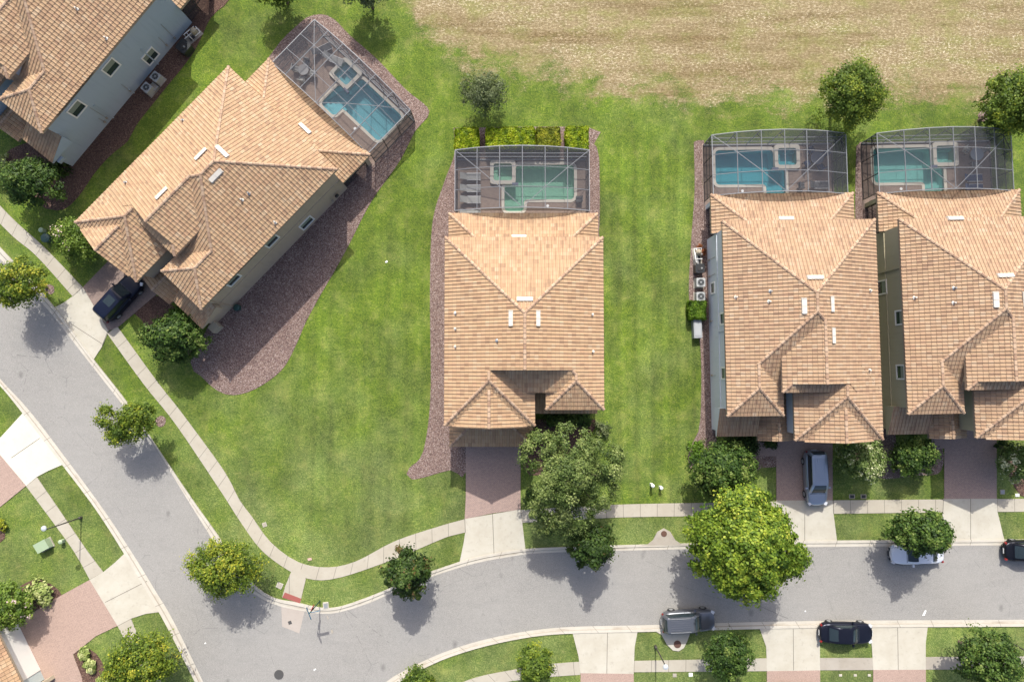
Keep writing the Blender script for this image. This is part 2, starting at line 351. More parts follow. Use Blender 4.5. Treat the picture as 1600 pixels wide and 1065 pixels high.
WOOD = plain('wood', (.30, .17, .09), .7)

# ------------------------------------------------------------------ houses: frames
def frame(px, py, rot, dx=0.0, dy=0.0):
    x, y, _ = P(px, py, 6.2); a = R(rot); c, s = math.cos(a), math.sin(a)
    return (x + c * dx - s * dy, y + s * dx + c * dy), a
F_C = frame(695, 370, 0); F_3 = frame(1128, 345, .7); F_4 = frame(1404, 342, 1.2); F_1 = frame(357, 103, -43.5); F_0 = frame(240, 0, -38.5, -12.8, 1.6)
def w2l(Fr, p):
    (ox, oy), a = Fr; x, y = p[0] - ox, p[1] - oy; return (x * math.cos(a) + y * math.sin(a), -x * math.sin(a) + y * math.cos(a))
def l2w(Fr, p):
    (ox, oy), a = Fr; return (ox + p[0] * math.cos(a) - p[1] * math.sin(a), oy + p[0] * math.sin(a) + p[1] * math.cos(a))

# ------------------------------------------------------------------ the ground sheet
def inside(p, poly):
    x, y = p; r = False
    for i in range(len(poly)):
        (x1, y1), (x2, y2) = poly[i], poly[i - 1]
        if (y1 > y) != (y2 > y) and x < (x2 - x1) * (y - y1) / (y2 - y1) + x1: r = not r
    return r
POOLS = [(F_1, True), (F_C, True), (F_3, False), (F_4, False)]
PBOX = (1.15, 9.35, 3.3, 8.33)          # hole in the ground, in the coordinates of the unmirrored plan
def ground():
    fine = list(np.arange(-50, 50.01, .5)); fy = list(np.arange(-36, 36.01, .5))
    xs = [-1500, -500, -200, -100, -65] + fine + [65, 100, 200, 500, 1500]; ys = [-1500, -500, -200, -90, -50] + fy + [50, 90, 200, 500, 1500]
    nx, ny = len(xs), len(ys); V = [(x, y, 0) for y in ys for x in xs]
    Fc = [(j * nx + i, j * nx + i + 1, (j + 1) * nx + i + 1, (j + 1) * nx + i) for j in range(ny - 1) for i in range(nx - 1)]
    me = bpy.data.meshes.new('ground'); me.from_pydata(V, [], Fc)
    bm = bmesh.new(); bm.from_mesh(me)
    for Fr, mir in POOLS:
        x0, x1, y0, y1 = PBOX
        if mir: x0, x1 = 12.8 - x1, 12.8 - x0
        cen = Vector((*l2w(Fr, ((x0 + x1) / 2, (y0 + y1) / 2)), 0)); a = Fr[1]
        ex = Vector((math.cos(a), math.sin(a), 0)); ey = Vector((-math.sin(a), math.cos(a), 0))
        for p, nrm in (((x0, y0), ex), ((x1, y0), ex), ((x0, y0), ey), ((x0, y1), ey)):
            fs = [f for f in bm.faces if (f.calc_center_median() - cen).length < 8]
            geom = list({e for f in fs for e in f.edges}) + list({v for f in fs for v in f.verts}) + fs
            bmesh.ops.bisect_plane(bm, geom=geom, plane_co=Vector((*l2w(Fr, p), 0)), plane_no=nrm)
        dele = []
        for f in bm.faces:
            c = f.calc_center_median()
            if (c - cen).length < 8:
                lx, ly = w2l(Fr, c)
                if x0 < lx < x1 and y0 < ly < y1: dele.append(f)
        bmesh.ops.delete(bm, geom=dele, context='FACES')
    bm.to_mesh(me); bm.free()
    bpx = [(600, -60), (622, 0), (650, 45), (690, 85), (740, 108), (800, 115), (860, 125), (930, 150), (985, 163), (1040, 158), (1100, 168), (1180, 158), (1260, 162), (1390, 165), (1480, 162), (1540, 170), (1620, 150), (1900, 140)]
    B = np.array([P(x, y)[:2] for x, y in bpx]); n = len(me.vertices); co = np.zeros(n * 3); me.vertices.foreach_get('co', co); co = co.reshape(-1, 3)
    yb = np.interp(co[:, 0], B[:, 0], B[:, 1]); d = co[:, 1] - yb
    dl = np.where(co[:, 0] < B[0, 0] + .5, -5, d)
    dry = np.clip(.45 + dl / 6.5, 0, 1.25)
    pale = np.clip((3 - co[:, 1]) / 22, 0, 1) * .85
    pale = np.where(co[:, 0] < -36, pale * .6 + .15, pale)
    pale = np.where((co[:, 0] > 5) & (co[:, 0] < 19) & (co[:, 1] < 14) & (co[:, 1] > -16), .28, pale)
    st = np.where((co[:, 0] > 7) & (co[:, 0] < 17.5) & (co[:, 1] < 19) & (co[:, 1] > -15), .75, 0) + np.where((co[:, 0] > -20) & (co[:, 0] < -5.5) & (co[:, 1] < 12) & (co[:, 1] > -17), .5, 0)
    ca = me.color_attributes.new('mask', 'FLOAT_COLOR', 'POINT')
    ca.data.foreach_set('color', np.stack([dry, pale, st, np.ones(n)], 1).ravel())
    tag(link('ground', me, None, [GROUND]), 'green lawns running up to the pale dry field', None, None, 'structure')
ground()

def slab(name, px, z, mat, label=None, world=False, smooth=None, kind='structure'):
    pts = list(px)
    if smooth: pts = catmull(pts + [pts[0]], smooth)[:-1]
    pts = [P(*p)[:2] for p in pts] if not world else pts
    m = MB(); m.prism(pts, -.05, z); o = m.build(name, mat)
    return tag(o, label, None, None, kind)
def strip(name, A, B, prof, mat, label=None, res=.35):
    """a ribbon between two edge curves given in photo pixels; prof: (t across, z)"""
    A = catmull(A); B = catmull(B); A = [P(*p)[:2] for p in A]; B = [P(*p)[:2] for p in B]
    L = sum(math.dist(A[i], A[i + 1]) for i in range(len(A) - 1)); n = max(2, int(L / res)); A = resample(A, n); B = resample(B, n)
    m = MB(); d = 0
    for i in range(n - 1):
        d2 = d + math.dist(A[i], A[i + 1])
        def q(k, t, z):
            return (A[k][0] + (B[k][0] - A[k][0]) * t, A[k][1] + (B[k][1] - A[k][1]) * t, z)
        for (t0, z0), (t1, z1) in zip(prof[:-1], prof[1:]):
            m.face([q(i, t0, z0), q(i + 1, t0, z0), q(i + 1, t1, z1), q(i, t1, z1)], 0, [(d, t0), (d2, t0), (d2, t1), (d, t1)])
        d = d2
    o = m.build(name, mat); return tag(o, label, None, None, 'structure')
KP = [(0, .0), (0, .03), (.46, .035), (.56, .10), (1, .11), (1, 0)]
NF = [(-160, 235), (-60, 343), (62, 469), (135, 560), (194, 635), (234, 684), (290, 775), (332, 842), (362, 890), (395, 925), (425, 942), (458, 951), (517, 958), (579, 940.5), (603, 930), (650, 910), (690, 895), (740, 880), (794, 869.5), (850, 863), (1000, 859), (1130, 856), (1260, 854), (1600, 851), (1900, 849)]
NB = [(-150, 226), (-50, 333), (72, 463), (146, 560), (200, 629), (242, 692), (300, 778), (342, 837), (370, 882), (399, 914), (428, 933), (458, 939), (517, 949), (575, 932), (600, 922), (648, 901), (688, 887), (738, 871), (794, 860), (850, 855), (1000, 850), (1130, 847), (1260, 844), (1600, 842), (1900, 840)]
WF = [(-150, 408), (-60, 517), (0, 591), (46.5, 641.7), (107, 720.6), (165, 800), (214, 874.6), (241, 919), (271, 969), (318, 1065), (370, 1175)]
WB = [(-160, 418), (-70, 527), (0, 601), (37, 646), (98.6, 726), (154, 800), (204, 879), (231, 925), (260, 975), (307, 1068), (358, 1178)]
SF = [(525, 1180), (560, 1108), (601, 1066), (633.5, 1046), (684, 1022), (738, 1003.5), (794, 990.5), (848, 982), (906.5, 978), (1000, 976), (1260, 969.5), (1600, 967.4), (1900, 966)]
SB = [(537, 1186), (571, 1117), (612, 1074), (640, 1055), (688, 1031), (741, 1013), (795, 1000), (848, 991.5), (906.5, 988), (1000, 986), (1260, 980), (1600, 977.5), (1900, 976)]
slab('road', catmull(NF) + catmull(SF)[::-1] + catmull(WF)[::-1], .02, ASPH, 'pale grey asphalt street curving round the corner lot')
strip('kerb', NF, NB, KP, KERB, 'concrete kerb on the inner side of the street')
strip('kerb', WF, WB, KP, KERB, 'concrete kerb along the left side of the street')
strip('kerb', SF, SB, KP, KERB, 'concrete kerb along the lower side of the street')
WP = [(0, 0), (0, .05), (1, .05), (1, 0)]
strip('sidewalk', [(-160, 142), (0, 321), (67.6, 384.5), (129.6, 448.5)], [(-160, 172), (0, 349), (56, 398.6), (114, 463)], WP, WALK, 'sidewalk left of the black car driveway')
strip('sidewalk', [(183, 509), (249, 600), (282, 641.7), (350, 734.7), (374, 780), (394, 806.8), (423.6, 847), (466.4, 877.6), (512, 885.7), (557, 876), (619, 844), (700, 817.5), (726, 810.5)],
      [(168, 521), (225, 600), (276, 664), (350, 774), (357, 785), (378, 817.5), (410, 860), (455.7, 893), (490.5, 905), (533, 901), (613.6, 873.6), (700, 837.5), (727, 831)], WP, WALK, 'curved sidewalk round the large corner lawn')
strip('sidewalk', [(813.5, 796), (960, 788), (1100, 785), (1213, 783)], [(815.5, 816), (960, 808), (1100, 805.5), (1211, 803)], WP, WALK, 'sidewalk under the oak and the big yellow tree')
strip('sidewalk', [(1301, 781), (1473.7, 779.7)], [(1302, 802), (1473.5, 799.7)], WP, WALK, 'sidewalk between the silver car and the last driveway')
strip('sidewalk', [(1557, 779), (1900, 777)], [(1558, 799), (1900, 797)], WP, WALK, 'sidewalk at the right edge')
slab('road', [(439.7, 947), (475.8, 955), (467.8, 988.7), (441, 978)], .026, m_concrete('pad', (.36, .32, .28), .4, None), 'square concrete patch in the street')
slab('path', [(466, 880), (478, 904), (473, 925), (469, 942), (441, 932.5), (446, 915), (455, 893)], .056, WALK, 'sidewalk ramp down to the corner')
slab('path', [(441.5, 932.5), (445.5, 924.5), (470.8, 934.2), (468.8, 941.5)], .062, TACT, 'red tactile strip at the foot of the ramp')
# driveways
def drive(px, mat, z, label): slab('driveway', px, z, mat, label)
drive([(130, 449), (170, 517), (160, 541), (147, 561), (84, 481), (98, 474), (114, 463)], DRIVE, .054, 'concrete apron behind the black car')
drive([(130, 448.5), (169, 408.5), (228, 360), (290, 430), (245, 460), (186, 510), (170, 516.5)], PAV1, .058, 'brown paver driveway under the black car')
drive([(726, 810), (813.4, 795), (816, 816), (821, 857.6), (770, 864), (718, 878), (724, 850), (727, 831)], DRIVE, .054, 'pale concrete apron left of the oak')
drive([(728, 685), (813.4, 685), (813.4, 795.3), (770, 801), (726, 810.3), (727.8, 778)], PAV, .058, 'pink paver driveway of the middle house')
drive([(1213, 781), (1300.6, 780.5), (1302, 802), (1307.5, 844.5), (1203, 846), (1210, 803)], DRIVE, .054, 'concrete apron below the silver car')
drive([(1212, 650), (1300.6, 650), (1300.6, 781), (1213, 781.4)], PAV, .058, 'paver driveway under the silver car')
drive([(1473.7, 778.5), (1557.2, 778), (1558, 799), (1568.5, 842.5), (1463, 844), (1472, 803)], DRIVE, .054, 'concrete apron of the right house')
drive([(1475, 650), (1556.7, 650), (1556.7, 778.4), (1475, 779)], PAV, .058, 'paver driveway of the right house')
drive([(1183, 684), (1213, 684), (1213, 712), (1183, 712)], PAV, .056, 'paver entry walk of the grey house')
drive([(1455, 684), (1476, 684), (1476, 700), (1455, 700)], PAV, .056, 'paver entry walk of the olive house')
drive([(894.5, 987.5), (996, 986), (991.5, 1010), (990, 1051.7), (906.7, 1050.5), (904, 1025)], DRIVE, .054, 'concrete apron on the lower side of the street')
drive([(907, 1050.5), (990, 1051.5), (991, 1150), (908, 1150)], PAVW, .058, 'paver driveway on the lower edge')
drive([(1187, 981.5), (1280.5, 980), (1281, 1046), (1198, 1047.5), (1197, 1010)], DRIVE, .054, 'concrete apron left of the black sedan')
drive([(1198, 1047.3), (1281, 1046), (1282, 1150), (1198, 1150)], PAVW, .058, 'paver driveway on the lower edge below the black sedan')
drive([(1357.5, 979.5), (1449, 979), (1446, 1003), (1446, 1045), (1364, 1045.6), (1362, 1010)], DRIVE, .054, 'concrete apron right of the black sedan')
drive([(1364, 1045.4), (1446, 1045), (1447, 1150), (1364, 1150)], PAVW, .058, 'paver driveway on the lower edge right of the sedan')
for jx in ([(769.5, 801), (772, 866)], [(1516, 778.5), (1516, 843)], [(1402, 979), (1403, 1045)], [(1239, 981), (1239.5, 1046)], [(949, 987), (948, 1051)], [(1257, 802), (1257, 845)], [(230, 907), (165, 940)], [(63, 684), (18, 715)], [(160, 537), (112, 506)], [(813.6, 796), (816.5, 817)], [(726.3, 810), (727.3, 831)], [(114, 463), (130, 448.5)], [(169, 517), (160, 540)], [(1473.7, 780), (1472.5, 802)], [(1301, 781), (1302, 802)]):
    a, b = Vector(P(*jx[0])[:2]), Vector(P(*jx[1])[:2]); n = (b - a).normalized(); n = Vector((-n.y, n.x)) * .022
    m = MB(); m.face([(*(a - n), .0585), (*(a + n), .0585), (*(b + n), .0585), (*(b - n), .0585)]); tag(m.build('path', plain('joint_filler', (.10, .09, .075), .9)), 'dark expansion joint in the concrete', None, None, 'structure')
strip('sidewalk', [(640, 1110), (727, 1063), (807.5, 1044.5), (863.7, 1036), (905.5, 1033)], [(670, 1125), (775, 1070), (830, 1059.5), (863.7, 1056), (906.5, 1053)], WP, WALK, 'curving sidewalk on the lower side of the street')
strip('sidewalk', [(990.5, 1031.5), (1198, 1027.5)], [(990, 1049), (1198, 1047.3)], WP, WALK, 'sidewalk by the lower street lamp')
strip('sidewalk', [(1281, 1027), (1363, 1027)], [(1281, 1046), (1363.8, 1045.6)], WP, OLDC, 'short stained sidewalk below the black sedan')
strip('sidewalk', [(1446, 1025.5), (1900, 1022)], [(1446, 1045), (1900, 1042)], WP, OLDC, 'sidewalk at the lower right corner')
drive([(36, 645), (98, 725.5), (76, 735), (57.8, 744.6), (41.5, 758.6), (-1, 708), (-12, 695), (3, 681)], DRIVEW, .054, 'bright concrete apron at the left edge')
drive([(-1, 708), (41, 758.6), (0, 792), (-60, 840), (-110, 780), (-40, 720)], PAVW, .058, 'pink paver driveway at the left edge')
drive([(161.7, 893), (180, 878), (195, 864), (222, 909), (251, 955), (228, 958), (205, 965.5), (184, 976.7), (140.5, 905)], DRIVE, .054, 'concrete apron at the lower left')
drive([(140.5, 905), (184, 976.7), (150, 993), (114.5, 1021.5), (128, 1056), (134, 1090), (80, 1090), (20, 975), (95.8, 929.5)], PAVW, .058, 'pink paver driveway at the lower left')
strip('sidewalk', [(57.8, 744.6), (95.8, 800), (136.7, 860), (161.7, 893)], [(41, 758.6), (72, 800), (115.5, 860), (140.5, 904.5)], WP, WALK, 'sidewalk past the green utility box')
strip('sidewalk', [(205, 965.5), (216.5, 993), (250, 1060), (290, 1140)], [(184, 976.7), (194, 996), (224, 1060), (262, 1140)], WP, WALK, 'sidewalk under the yellow tree at the lower left')
# drain aprons
slab('path', [(1001, 851), (1012, 849.5), (1020, 843), (1027, 830), (1037, 824.5), (1047, 830), (1055, 843), (1064, 849), (1077, 849.5), (1078, 851)], .113, OLDC, 'bell shaped drain apron above the kerb')
slab('path', [(1022, 984), (1033, 990), (1042, 1006), (1051, 1014.5), (1060, 1016), (1068, 1011), (1073, 1001), (1079, 985)], .113, DRIVE, 'bell shaped drain apron below the kerb')
# planting beds
def bed(px, mat, label, sm=10):
    pts = [P(*p)[:2] for p in catmull(list(px) + [px[0]], sm)[:-1]]; holes = []
    for Fr, mir in POOLS:
        x0, x1, y0, y1 = PBOX
        if mir: x0, x1 = 12.8 - x1, 12.8 - x0
        q = [l2w(Fr, c) for c in ((x0, y0), (x1, y0), (x1, y1), (x0, y1))]
        if all(inside(c, pts) for c in q): holes.append(q)
    flat = pts + [c for h in holes for c in h]; m = MB()
    for t in tri(pts, holes): m.face([(*flat[i], .035) for i in t])
    for i in range(len(pts)): a, b = pts[i], pts[(i + 1) % len(pts)]; m.face([(*a, -.02), (*b, -.02), (*b, .035), (*a, .035)])
    tag(m.build('mulch_bed', mat), label, None, None, 'structure')
bed([(395, 124), (438, 66), (458.6, 45.6), (479, 28), (501.7, 22.8), (522, 30.4), (547, 55.8), (590.5, 94), (633.5, 139.5), (671, 174), (648.8, 205), (623.4, 253.6), (580.8, 314), (545.4, 382), (520, 428), (500, 462), (478, 503), (462, 540), (440, 578), (400, 607), (365, 617), (340, 610), (315, 588), (298, 566), (330, 500), (420, 300)], MUL, 'rose gravel bed wrapping the taupe house')
bed([(367.5, -12), (350, 10), (329.5, 28), (301.6, 83.6), (253.5, 144.5), (213, 196), (200, 220.5), (175, 241), (149.5, 268.7), (122, 308), (100, 327), (78, 327), (60, 315), (10, 240), (150, 180), (280, 0), (330, -30)], MULD, 'dark mulch bed along the slate blue house')
bed([(708.6, 200), (710, 240), (694, 285), (675.8, 348), (671.8, 458), (672.6, 616), (661, 705), (640, 730), (635, 740), (643, 748), (660, 746), (704, 734), (728, 736.5), (730, 600), (760, 400), (925, 400), (936, 364), (936, 246), (928, 225), (921, 200)], MUL, 'rose gravel bed round the middle house', 8)
bed([(1084, 222), (1090, 219.5), (1100, 219.5), (1102, 310), (1160, 318), (1160, 560), (1120, 690), (1190, 690), (1216, 700), (1216, 728), (1190, 730), (1160, 745), (1100, 742), (1077, 730), (1075, 712), (1083, 690), (1094, 656), (1094, 541), (1077, 470), (1079.7, 380), (1085, 300)], MUL, 'gravel bed along the pale grey wall')
bed([(1338, 228), (1345, 222), (1351, 222), (1354, 312), (1400, 320), (1400, 690), (1450, 690), (1472, 700), (1470, 735), (1440, 742), (1345, 735), (1340, 600), (1336, 340)], MUL, 'gravel bed between the grey and olive houses')
bed([(205, 487), (216, 475), (236, 462), (262, 470), (300, 515), (310, 545), (270, 555), (232, 520), (222, 500)], MULD, 'dark mulch bed in front of the taupe house')
bed([(816, 655), (930, 655), (930, 668), (880, 730), (828, 742), (818, 730)], MULD, 'dark mulch bed under the oak')
bed([(12, 930), (40, 910), (62, 904), (80, 912), (97, 930), (70, 947), (30, 972), (0, 975)], MULD, 'mulch bed at the corner of the lower left house')
bed([(115, 1020), (138, 1012), (150, 1020), (165, 1045), (172, 1085), (140, 1090), (127, 1055)], MULD, 'mulch bed beside the lower left walkway')
bed([(-20, 805), (4, 820), (8, 840), (-5, 852), (-25, 850)], MULD, 'small mulch bed at the left edge')
bed([(1600, 700), (1600, 775), (1575, 740), (1578, 705)], MULD, 'mulch bed at the right edge')
for px, py, r in ((251, 658, 9), (1537, 182, 9), (78, 452, 8), (1395, 843, 0), (757, 175, 0), (1592, 186, 0)):
    if r: slab('mulch_bed', [(px + r * math.cos(a) * random.uniform(.85, 1.1), py + r * math.sin(a) * random.uniform(.85, 1.1)) for a in np.linspace(0, 6.28, 14)[:-1]], .03, MUL, 'bare mulch ring at the foot of a tree')

# ------------------------------------------------------------------ roofs and houses
PITCH = .47
class Roof:
    def __init__(s, x0, x1, y0, y1, ze, sides='NEWS', clip=None, pitch=PITCH):
        s.b = (x0, x1, y0, y1); s.ze = ze; s.sides = sides; s.c = clip or s.b; s.p = pitch; s.gab = []
    def d(s, k, x, y):
        x0, x1, y0, y1 = s.b; return {'W': x - x0, 'E': x1 - x, 'S': y - y0, 'N': y1 - y}[k]
    def h(s, x, y):
        x0, x1, y0, y1 = s.c
        if not (x0 - 1e-4 <= x <= x1 + 1e-4 and y0 - 1e-4 <= y <= y1 + 1e-4): return -9
        return s.ze + s.p * min(s.d(k, x, y) for k in s.sides)
    def faces(s):
        x0, x1, y0, y1 = s.c
        for k in s.sides:
            poly = [(x0, y0), (x1, y0), (x1, y1), (x0, y1)]
            for j in s.sides:
                if j == k: continue
                out = []
                for i in range(len(poly)):
                    a, b = poly[i], poly[(i + 1) % len(poly)]
                    fa = s.d(j, *a) - s.d(k, *a); fb = s.d(j, *b) - s.d(k, *b)
                    if fa >= -1e-9: out.append(a)
                    if (fa > 1e-9 and fb < -1e-9) or (fa < -1e-9 and fb > 1e-9):
                        t = fa / (fa - fb); out.append((a[0] + (b[0] - a[0]) * t, a[1] + (b[1] - a[1]) * t))
                poly = out
                if len(poly) < 3: break
            if len(poly) >= 3: yield k, poly
def mirror_roof(r, w):
    x0, x1, y0, y1 = r.b; c = r.c; t = {'W': 'E', 'E': 'W'}
    n = Roof(w - x1, w - x0, y0, y1, r.ze, ''.join(t.get(k, k) for k in r.sides), (w - c[1], w - c[0], c[2], c[3]), r.p); return n
TU, TV = .30, .38
PROF = [(0, .0), (.50, .0), (.60, .042), (.78, .052), (.92, .036), (1, .0)]
def clip_rect(poly, u0, u1, v0, v1):
    for ax, lim, sg in ((0, u0, 1), (0, u1, -1), (1, v0, 1), (1, v1, -1)):
        out = []; n = len(poly)
        for i in range(n):
            a, b = poly[i], poly[(i + 1) % n]; fa, fb = sg * (a[ax] - lim), sg * (b[ax] - lim)
            if fa >= 0: out.append(a)
            if (fa > 0 and fb < 0) or (fa < 0 and fb > 0): t = fa / (fa - fb); out.append((a[0] + (b[0] - a[0]) * t, a[1] + (b[1] - a[1]) * t))
        poly = out
        if len(poly) < 3: return None
    return poly
def tiles(m, r, k, poly, dz):
    """rolled roof tiles laid in courses over one roof plane"""
    cs = math.sqrt(1 + r.p ** 2); lim = {'W': r.b[0], 'E': r.b[1], 'S': r.b[2], 'N': r.b[3]}[k]; sg = 1 if k in 'WS' else -1
    def uv(p): return (p[1] if k in 'WE' else p[0], sg * ((p[0] if k in 'WE' else p[1]) - lim) * cs)
    def xy(u, v): d = lim + sg * v / cs; return (d, u) if k in 'WE' else (u, d)
    q = [uv(p) for p in poly]; inv = r.ze + dz
    def Z(u, v, hv): return inv + r.p * v / cs + hv
    us = [p[0] for p in q]; v_lo = min(p[1] for p in q); v_hi = max(p[1] for p in q); flip = (k in 'EN') != (k in 'WE')
    for j in range(int(math.floor(v_lo / TV)), int(math.ceil(v_hi / TV))):
        v0, v1 = j * TV, (j + 1) * TV; row = clip_rect(q, -1e3, 1e3, v0, v1)
        if not row: continue
        u_lo = min(p[0] for p in row); u_hi = max(p[0] for p in row)
        for i in range(int(math.floor(u_lo / TU)), int(math.ceil(u_hi / TU))):
            for (f0, h0), (f1, h1) in zip(PROF[:-1], PROF[1:]):
                a, b = (i + f0) * TU, (i + f1) * TU
                if b <= u_lo or a >= u_hi: continue
                c = clip_rect(row, a, b, v0, v1)
                if not c: continue
                P3 = []
                for (u, v) in c: P3.append((*xy(u, v), Z(u, v, h0 + (h1 - h0) * (u - a) / (b - a) + .030 * (v1 - v) / TV)))
                m.face(P3 if not flip else P3[::-1], 0, c if not flip else c[::-1])
                e = [p for p in c if abs(p[1] - v0) < 1e-6]
                if len(e) == 2 and abs(e[0][0] - e[1][0]) > .01:
                    hi = [(*xy(u, v), Z(u, v, h0 + (h1 - h0) * (u - a) / (b - a) + .030)) for u, v in e]
                    lo = [(*xy(u, v), Z(u, v, h0 + (h1 - h0) * (u - a) / (b - a) - (.02 if j == 0 else 0))) for u, v in e]
                    m.face([hi[0], hi[1], lo[1], lo[0]], 0, [(e[0][0], v0 + .01), (e[1][0], v0 + .01), (e[1][0], v0 + .01), (e[0][0], v0 + .01)])
def roof_part(comps, parent, tile, allc, gable_mat, lift=0.0):
    m = MB(); sl = math.sqrt(1 + PITCH * PITCH)
    for n, r in enumerate(comps):
        dz = lift + .004 * n; x0, x1, y0, y1 = r.c; edge = {'W': [], 'E': [], 'S': [], 'N': []}
        for k, poly in r.faces():
            pts = [(x, y, r.h(x, y) + dz) for x, y in poly]
            uv = [((y if k in 'WE' else x), r.d(k, x, y) * math.sqrt(1 + r.p ** 2)) for x, y in poly]
            tiles(m, r, k, poly, dz)
            for p in pts:
                if abs(p[0] - x0) < 1e-5: edge['W'].append(p)
                if abs(p[0] - x1) < 1e-5: edge['E'].append(p)
                if abs(p[1] - y0) < 1e-5: edge['S'].append(p)
                if abs(p[1] - y1) < 1e-5: edge['N'].append(p)
        zb = r.ze - .2
        for k, e in edge.items():
            if not e: continue
            ax = 1 if k in 'WE' else 0; e = sorted(set((round(p[0], 5), round(p[1], 5), round(p[2], 5)) for p in e), key=lambda p: p[ax])
            if len(e) < 2: continue
            tall = max(p[2] for p in e) - r.ze > .6
            q = [(e[0][0], e[0][1], zb)] + [(p[0], p[1], p[2] - .0) for p in e] + [(e[-1][0], e[-1][1], zb)]
            q = [q[0]] + [q[i] for i in range(1, len(q))]
            if k in 'ES': pass
            m.face(q[::-1] if k in 'WS' else q, 2 if tall else 1)
        m.face([(x0, y0, zb), (x0, y1, zb), (x1, y1, zb), (x1, y0, zb)], 1)
    o = m.build('roof', [tile, FASCIA, gable_mat], parent)
    # ridge and hip caps
    H = lambda x, y: max([c.h(x, y) for c in allc] + [-9])
    for n, r in enumerate(comps):
        dz = lift + .004 * n; F = list(r.faces())
        for a in range(len(F)):
            pa = F[a][1]
            for i in range(len(pa)):
                p, q = pa[i], pa[(i + 1) % len(pa)]
                for b in range(a + 1, len(F)):
                    pb = F[b][1]
                    for j in range(len(pb)):
                        u, v = pb[j], pb[(j + 1) % len(pb)]
                        if (math.dist(p, v) < 1e-3 and math.dist(q, u) < 1e-3):
                            L = math.dist(p, q)
                            if L < .3: continue
                            N = max(2, int(L / .15)); dx, dy = (q[0] - p[0]) / L, (q[1] - p[1]) / L; run = []
                            def flush(run):
                                if len(run) > 2:
                                    cm = MB()
                                    A, B = run[0], run[-1]; ln = math.dist(A, B)
                                    w = .135; nn = 5; d0 = 0
                                    px_, py_ = -dy, dx
                                    k = max(1, int(ln / .4))
                                    for s_ in range(k):
                                        t0, t1 = s_ / k, (s_ + 1) / k
                                        a0 = [A[z] + (B[z] - A[z]) * t0 for z in range(3)]; a1 = [A[z] + (B[z] - A[z]) * t1 for z in range(3)]
                                        pr = [(-w, -.06), (-w * .75, .055), (0, .10), (w * .75, .055), (w, -.06)]
                                        for e0, e1 in zip(pr[:-1], pr[1:]):
                                            cm.face([(a0[0] + px_ * e0[0], a0[1] + py_ * e0[0], a0[2] + e0[1] + .02), (a1[0] + px_ * e0[0], a1[1] + py_ * e0[0], a1[2] + e0[1]), (a1[0] + px_ * e1[0], a1[1] + py_ * e1[0], a1[2] + e1[1]), (a0[0] + px_ * e1[0], a0[1] + py_ * e1[0], a0[2] + e1[1] + .02)], 0, [(s_ * .4, 0), (s_ * .4 + .4, 0), (s_ * .4 + .4, 1), (s_ * .4, 1)])
                                    cm.build('ridge_cap', CAP, o)
                            for z in range(N + 1):
                                t = z / N; x, y = p[0] + (q[0] - p[0]) * t, p[1] + (q[1] - p[1]) * t; h = r.h(x, y)
                                ok = h > H(x, y) - .02; D = .25
                                h1, h2 = H(x - dy * D, y + dx * D), H(x + dy * D, y - dx * D)
                                if t in (0, 1) or min(h1, h2) < -5: conv = True
                                else: conv = h1 + h2 - 2 * h < -.06
                                if ok and conv: run.append((x, y, h + dz))
                                else: flush(run); run = []
                            flush(run)
    return o
def window(par, Lm, x, y, side, z, w, h, mat_gl=GLASS):
    """side: which way the wall faces (W/E/S/N); x,y on the wall face; centre z"""
    m = MB(); ax = {'W': (-1, 0), 'E': (1, 0), 'S': (0, -1), 'N': (0, 1)}[side]; t = (-ax[1], ax[0])
    mt = Matrix(((t[0], ax[0], 0, x), (t[1], ax[1], 0, y), (0, 0, 1, z), (0, 0, 0, 1)))
    f = MB(); b = .13
    for (a0, a1, c0, c1) in ((-w / 2, w / 2, h / 2 - b, h / 2), (-w / 2, w / 2, -h / 2, -h / 2 + b), (-w / 2, -w / 2 + b, -h / 2 + b, h / 2 - b), (w / 2 - b, w / 2, -h / 2 + b, h / 2 - b)):
        f.box(a0, a1, -.05, .07, c0, c1, 0, mt)
    wo = f.build('window', WHITE, par)
    gl = MB(); gl.box(-w / 2 + b, w / 2 - b, -.05, .015, -h / 2 + b, 0, 0, mt); gl.build('pane', GLASS, wo)
    gl = MB(); gl.box(-w / 2 + b, w / 2 - b, -.05, .025, .003, h / 2 - b, 0, mt); gl.build('pane', BLIND, wo)
    return wo
def surface_item(par, kind, lx, ly, H, nrm_side, long_x=True):
    z = H(lx, ly); m = MB(); g = PITCH
    sx, sy = {'W': (g, 0), 'E': (-g, 0), 'S': (0, g), 'N': (0, -g)}[nrm_side]
    def T(x, y, dz): return (lx + x, ly + y, z + sx * x + sy * y + dz)
    if kind == 'ridge_vent':
        a, b = (.68, .18) if long_x else (.18, .68)
        q = [(-a, -b), (a, -b), (a, b), (-a, b)]; lo = [T(x, y, -.05) for x, y in q]; hi = [T(x * .92, y * .86, .16) for x, y in q]
        m.face(hi)
        for i in range(4): m.face([lo[i], lo[(i + 1) % 4], hi[(i + 1) % 4], hi[i]])
        for k in (-.5, 0, .5):
            if long_x: m.bar(T(k * 1.2, -b * .8, .17), T(k * 1.2, b * .8, .17), .05, .03)
            else: m.bar(T(-a * .8, k * 1.2, .17), T(a * .8, k * 1.2, .17), .05, .03)
        m.build('ridge_vent', VENT, par)
    else:
        m.tube([T(0, 0, -.1), (lx, ly, z + .30)], .065, 10); m.tube([(lx, ly, z + .0), (lx, ly, z + .05)], [.17, .08], 10)
        m.build('vent_pipe', GREYM if kind == 'pipe' else VENT, par)

